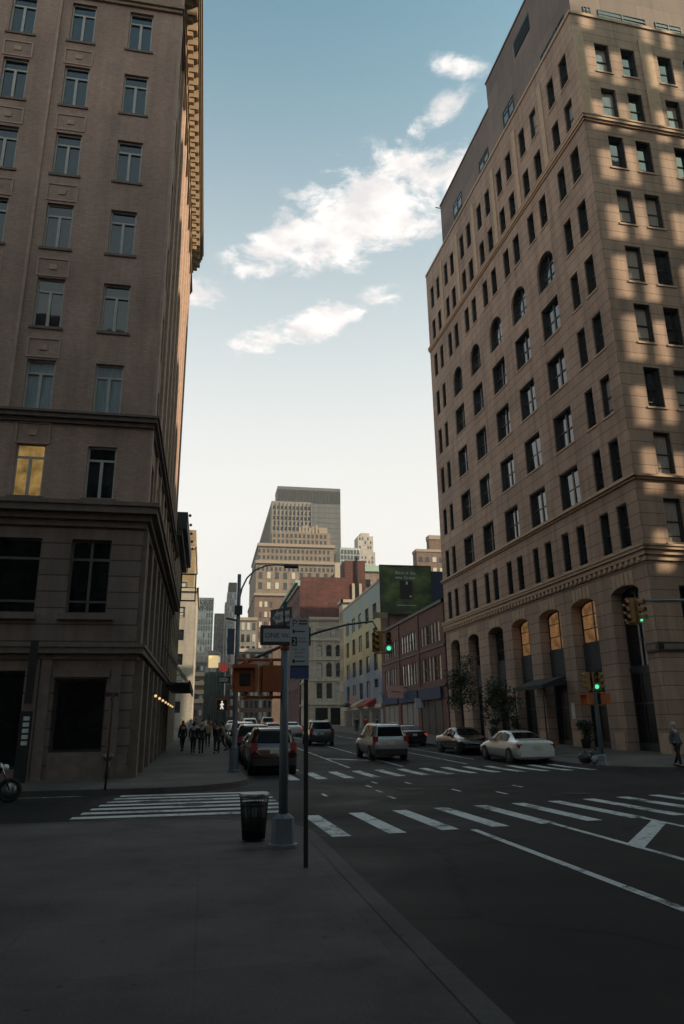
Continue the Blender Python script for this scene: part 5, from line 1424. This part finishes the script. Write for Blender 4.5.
def plant(name, label, x, y, h, r, trunk=.0, n=500, cat='tree', pot=False, seed=0):
    rnd = random.Random(seed)
    t = thing(name, label, cat, (x, y, g(y) + .15))
    m = MB(); cent = []
    z0 = h * (.42 if trunk else .12)
    if trunk:
        tr = MB(); tr.tube([(0, 0, 0), (.03, .02, h * .3), (-.02, .0, h * .55), (.02, .03, h * .85)], [trunk, trunk * .8, trunk * .55, trunk * .2], 8)
        for k in range(9):
            a = rnd.uniform(0, 2 * PI); zz = h * rnd.uniform(.38, .7); e = r * rnd.uniform(.5, .95)
            p = (e * math.cos(a), e * math.sin(a), zz + rnd.uniform(.3, .9)); tr.tube([(0, 0, zz), (p[0] * .5, p[1] * .5, zz + .25), p], [trunk * .4, trunk * .25, trunk * .08], 5); cent.append(p)
        tr.build('trunk', 'bark', t)
    for k in range(8): cent.append((rnd.uniform(-r, r) * .7, rnd.uniform(-r, r) * .7, rnd.uniform(z0, h)))
    for k in range(n):
        c = rnd.choice(cent); q = Vector((c[0] + rnd.gauss(0, r * .3), c[1] + rnd.gauss(0, r * .3), min(h * 1.05, max(z0 * .7, c[2] + rnd.gauss(0, r * .3)))))
        u = Vector((rnd.gauss(0, 1), rnd.gauss(0, 1), rnd.gauss(0, .6))).normalized(); v = u.cross(Vector((rnd.gauss(0, 1), rnd.gauss(0, 1), 1))).normalized(); s = rnd.uniform(.06, .12)
        m.poly([q - u * s, q + v * s * .5, q + u * s, q - v * s * .5])
    m.build('crown' if trunk else 'foliage', 'leaf_dark', t)
    if pot: p = MB(); p.lathe([(.22, 0), (.3, .5), (.32, .52), (.26, .5)], 14); p.build('pot', 'charcoal_stone', t)
    return t
plant('street_tree', 'thin dark street tree before the arched building behind the parked cars', 17.2, 47.5, 5.6, 1.0, .07, 2600, seed=3)
plant('street_tree', 'small bushy street tree before the middle arches of the tan building', 17.1, 40.5, 4.2, .9, .06, 2200, seed=5)
for i, (s, lb_) in enumerate(((7.0, 'dark potted shrub beside the arch left of the signal pole'), (16., 'dark potted shrub under the middle arch'), (19.8, 'tall dark potted shrub under the fifth arch'))):
    p = mw @ Vector(FA.p(A(s), 0, -.7)); plant('potted_shrub', lb_, p.x, p.y, 1.5 + .2 * i, .4, 0, 900, 'shrub', True, 10 + i)

# ================================================================== unseen city blocks and added sun blockers (shade and reflections)
def backblock(label, x0, x1, y0, y1, h, mat, glass='glass_sky'):
    t = thing('unseen_block', label, 'building', ((x0 + x1) / 2, (y0 + y1) / 2, 0)); hx, hy = (x1 - x0) / 2, (y1 - y0) / 2
    m = MB(); m.box(-hx, hx, -hy, hy, 0, h); m.build('wall', mat, t)
    m = MB()
    for F, S in ((Face(hx, hy, 180), 2 * hx), (Face(hx, -hy, 90), 2 * hy), (Face(-hx, hy, -90), 2 * hy)):
        n = int(S / 3)
        for r in range(int((h - 5) / 3.8)):
            for k in range(n): band(m, F, .9 + k * 3, 2.1 + k * 3, 5 + r * 3.8, 7.1 + r * 3.8, .02, .0)
    stuff(m.build('window', glass, t))
    m = MB(); m.box(-hx - .5, hx + .5, -hy - .5, hy + .5, h, h + 1); m.build('cornice', 'cream_trim', t)
backblock('brown block behind the near sidewalk out of the picture', -45, -6.5, -70, 6, 30, 'brown_stone')
backblock('slim brown slab added unseen across the side street to shade the left front wall', 22, 27, -75, 11.5, 76, 'brown_brick')  # added out of view, keeps the sun off the left front and street
backblock('long brown block added unseen behind the slab to shade the road and left facade', 27.2, 61.4, -20, 11.5, 60, 'brown_brick')  # added out of view, height set to shade road and lower left facade
backblock('broad brown block farther behind the camera out of the picture', -6, 20, -160, -125, 50, 'brown_brick')
backblock('slate block added unseen behind the brick row to shade the billboard', 54, 60, 50, 78.5, 55, 'tower_grey')  # hidden blocker added to keep sun off the billboard
backblock('grey block added unseen behind the right hand row to shade the cream building', 62, 104, 108, 135, 75, 'tower_grey')  # hidden blocker added to shade the cream building and brick wall
# added unseen screen: its openings shape the sun patches on the right building
t = thing('sun_patch_screen', 'pierced dark screen added unseen to throw sun patches on the right building', 'building', (61.5, 11.4, 0))
rnd = random.Random(4)
fo = []
for r in range(-5, 5):
    for k in range(10):
        w0 = (1.2, 1.0)[k % 2]
        s0 = (1.4, 3.42)[k % 2] + 5.0 * (k // 2) + rnd.uniform(-.1, .1); z0 = 28.1 + 31.2 + 4.3 * r + rnd.uniform(-.1, .3)
        q = rnd.random()
        if q < .06: continue
        fo.append((s0, s0 + w0 * rnd.uniform(.9, 1.15), z0, z0 + rnd.uniform(2.3, 3.2) * (.6 if q > .88 else 1), .1))
m = MB(); F = Face(0, 0, 180); F = Face(0, 0, 0); facade(m, F, 0, 25, 0, 79.5, fo); F2 = Face(25, .1, 180); facade(m, F2, 0, 25, 0, 79.5, [(25 - b, 25 - a, c, d, .0) for a, b, c, d, e in fo])
m.build('pierced_sheet', 'dark_trim', t)

# ================================================================== air
m, nt, b = nodes_of('haze_air')
nt.nodes.remove(b); pv = N(nt, 'ShaderNodeVolumePrincipled'); pv.inputs['Color'].default_value = (.95, .93, .9, 1); pv.inputs['Density'].default_value = .00025; pv.inputs['Anisotropy'].default_value = .2
lk(nt, pv.outputs[0], nt.nodes['Material Output'].inputs['Volume'])
m = MB(); m.box(-400, 400, -200, 760, -2, 185); stuff(m.build('haze', 'haze_air', None))

# ================================================================== sky, sun, camera
SUN_AZ, SUN_EL = 120., 32.     # azimuth from +y (north) towards +x
w = bpy.data.worlds.new('World'); SC.world = w; w.use_nodes = True
nt = w.node_tree; bg = nt.nodes['Background']
sky = N(nt, 'ShaderNodeTexSky', sky_type='NISHITA', sun_disc=False)
sky.sun_elevation = R(SUN_EL); sky.sun_rotation = R(SUN_AZ); sky.air_density = 1.0; sky.dust_density = 2.2; sky.ozone_density = 1.0; sky.altitude = 0
tc = N(nt, 'ShaderNodeTexCoord').outputs['Generated']
sep = N(nt, 'ShaderNodeSeparateXYZ'); lk(nt, tc, sep.inputs[0])
def M_(op, a, b=None, c=None):
    n = N(nt, 'ShaderNodeMath', operation=op)
    for i, v in enumerate((a, b, c)):
        if v is None: continue
        if isinstance(v, (int, float)): n.inputs[i].default_value = v
        else: lk(nt, v, n.inputs[i])
    return n.outputs[0]
zc = M_('MAXIMUM', sep.outputs['Z'], .03)
px_ = M_('DIVIDE', sep.outputs['X'], zc); py_ = M_('DIVIDE', sep.outputs['Y'], zc)
cv = N(nt, 'ShaderNodeCombineXYZ'); lk(nt, px_, cv.inputs[0]); lk(nt, py_, cv.inputs[1])
nz1 = N(nt, 'ShaderNodeTexNoise'); nz1.inputs['Scale'].default_value = 9.; nz1.inputs['Detail'].default_value = 9; nz1.inputs['Roughness'].default_value = .64; nz1.inputs['Distortion'].default_value = .25; lk(nt, cv.outputs[0], nz1.inputs['Vector'])
BL = [(.27, 1.18, .20, .105, -48., 1.22), (.11, 1.34, .10, .075, -40, 1.), (.335, .94, .09, .028, -62, .72), (.35, .82, .045, .025, 0, .6), (.225, 1.61, .19, .06, -42, 1.15), (-.05, 1.52, .05, .06, 0, .9), (.42, 1.04, .09, .05, -40, 1.), (.2, 1.24, .05, .1, 10, .9)]
tot = None
for x, y, a, b_, ang, amp in BL:
    dx = M_('SUBTRACT', px_, x); dy = M_('SUBTRACT', py_, y)
    c, s = math.cos(R(ang)), math.sin(R(ang))
    u = M_('DIVIDE', M_('ADD', M_('MULTIPLY', dx, c), M_('MULTIPLY', dy, s)), a); v = M_('DIVIDE', M_('SUBTRACT', M_('MULTIPLY', dy, c), M_('MULTIPLY', dx, s)), b_)
    r2 = M_('ADD', M_('MULTIPLY', u, u), M_('MULTIPLY', v, v))
    e = M_('MULTIPLY', M_('POWER', 2.718, M_('MULTIPLY', r2, -.7)), amp)
    tot = e if tot is None else M_('MAXIMUM', tot, e)
den = M_('ADD', M_('MULTIPLY', tot, .62), M_('MULTIPLY', M_('MULTIPLY', M_('SUBTRACT', nz1.outputs['Fac'], .5), 1.9), M_('MINIMUM', M_('MULTIPLY', tot, 2.6), 1.)))
cl = N(nt, 'ShaderNodeMapRange', interpolation_type='SMOOTHSTEP'); lk(nt, den, cl.inputs[0]); cl.inputs[1].default_value = .17; cl.inputs[2].default_value = .58
# pale haze low down
hz = N(nt, 'ShaderNodeMapRange', interpolation_type='SMOOTHSTEP'); lk(nt, sep.outputs['Z'], hz.inputs[0]); hz.inputs[1].default_value = .88; hz.inputs[2].default_value = .24
tint = mixc(nt, 1., sky.outputs['Color'], (.9, 1.34, 1.06), 'MULTIPLY')
hazec = mixc(nt, M_('MULTIPLY', hz.outputs[0], .92), tint, (5.5, 5.25, 5.0))
nz2 = N(nt, 'ShaderNodeTexNoise'); nz2.inputs['Scale'].default_value = 13.; nz2.inputs['Detail'].default_value = 6; lk(nt, cv.outputs[0], nz2.inputs['Vector'])
shade = ramp(nt, nz2.outputs['Fac'], [(.34, (4.6, 4.4, 4.45)), (.5, (5.7, 5.4, 5.25)), (.62, (6.6, 6.25, 6.0))])
cloudc = mixc(nt, M_('MULTIPLY', cl.outputs[0], .95), hazec, shade)
lk(nt, cloudc, bg.inputs['Color']); bg.inputs['Strength'].default_value = .1
sl = bpy.data.lights.new('sun', 'SUN'); sl.energy = 3.9; sl.angle = R(.4); sl.color = (1., .82, .58)
so = bpy.data.objects.new('sun', sl); COL.objects.link(so)
az, el = R(SUN_AZ), R(SUN_EL)
so.rotation_euler = Vector((math.sin(az) * math.cos(el), math.cos(az) * math.cos(el), math.sin(el))).to_track_quat('Z', 'Y').to_euler()
so.location = (60, 30, 80)

cam = bpy.data.cameras.new('camera'); co_ = bpy.data.objects.new('camera', cam); COL.objects.link(co_)
cam.sensor_fit = 'VERTICAL'; cam.sensor_height = 36.; cam.sensor_width = 24.; cam.lens = 36. * 706.4 / 1024.
cam.clip_start = .1; cam.clip_end = 8000
p, r_, yw = R(16.8), R(-.80), R(10.78)
fwd = Vector((math.sin(yw) * math.cos(p), math.cos(yw) * math.cos(p), math.sin(p)))
right = Vector((math.cos(yw), -math.sin(yw), 0)); upv = right.cross(fwd)
rr = right * math.cos(r_) + upv * math.sin(r_); uu = -right * math.sin(r_) + upv * math.cos(r_)
co_.matrix_world = Matrix(((rr.x, uu.x, -fwd.x, 0), (rr.y, uu.y, -fwd.y, 0), (rr.z, uu.z, -fwd.z, 1.85), (0, 0, 0, 1)))
SC.camera = co_
SC.view_settings.view_transform = 'Standard'; SC.view_settings.look = 'None'; SC.view_settings.exposure = .92; SC.view_settings.gamma = 1.
SC.view_settings.use_curve_mapping = False
SC.cycles.use_denoising = True
SC.cycles.max_bounces = 8; SC.cycles.diffuse_bounces = 4; SC.cycles.glossy_bounces = 4; SC.cycles.caustics_reflective = False; SC.cycles.caustics_refractive = False
SC.cycles.sample_clamp_indirect = 4.
bpy.context.view_layer.update()
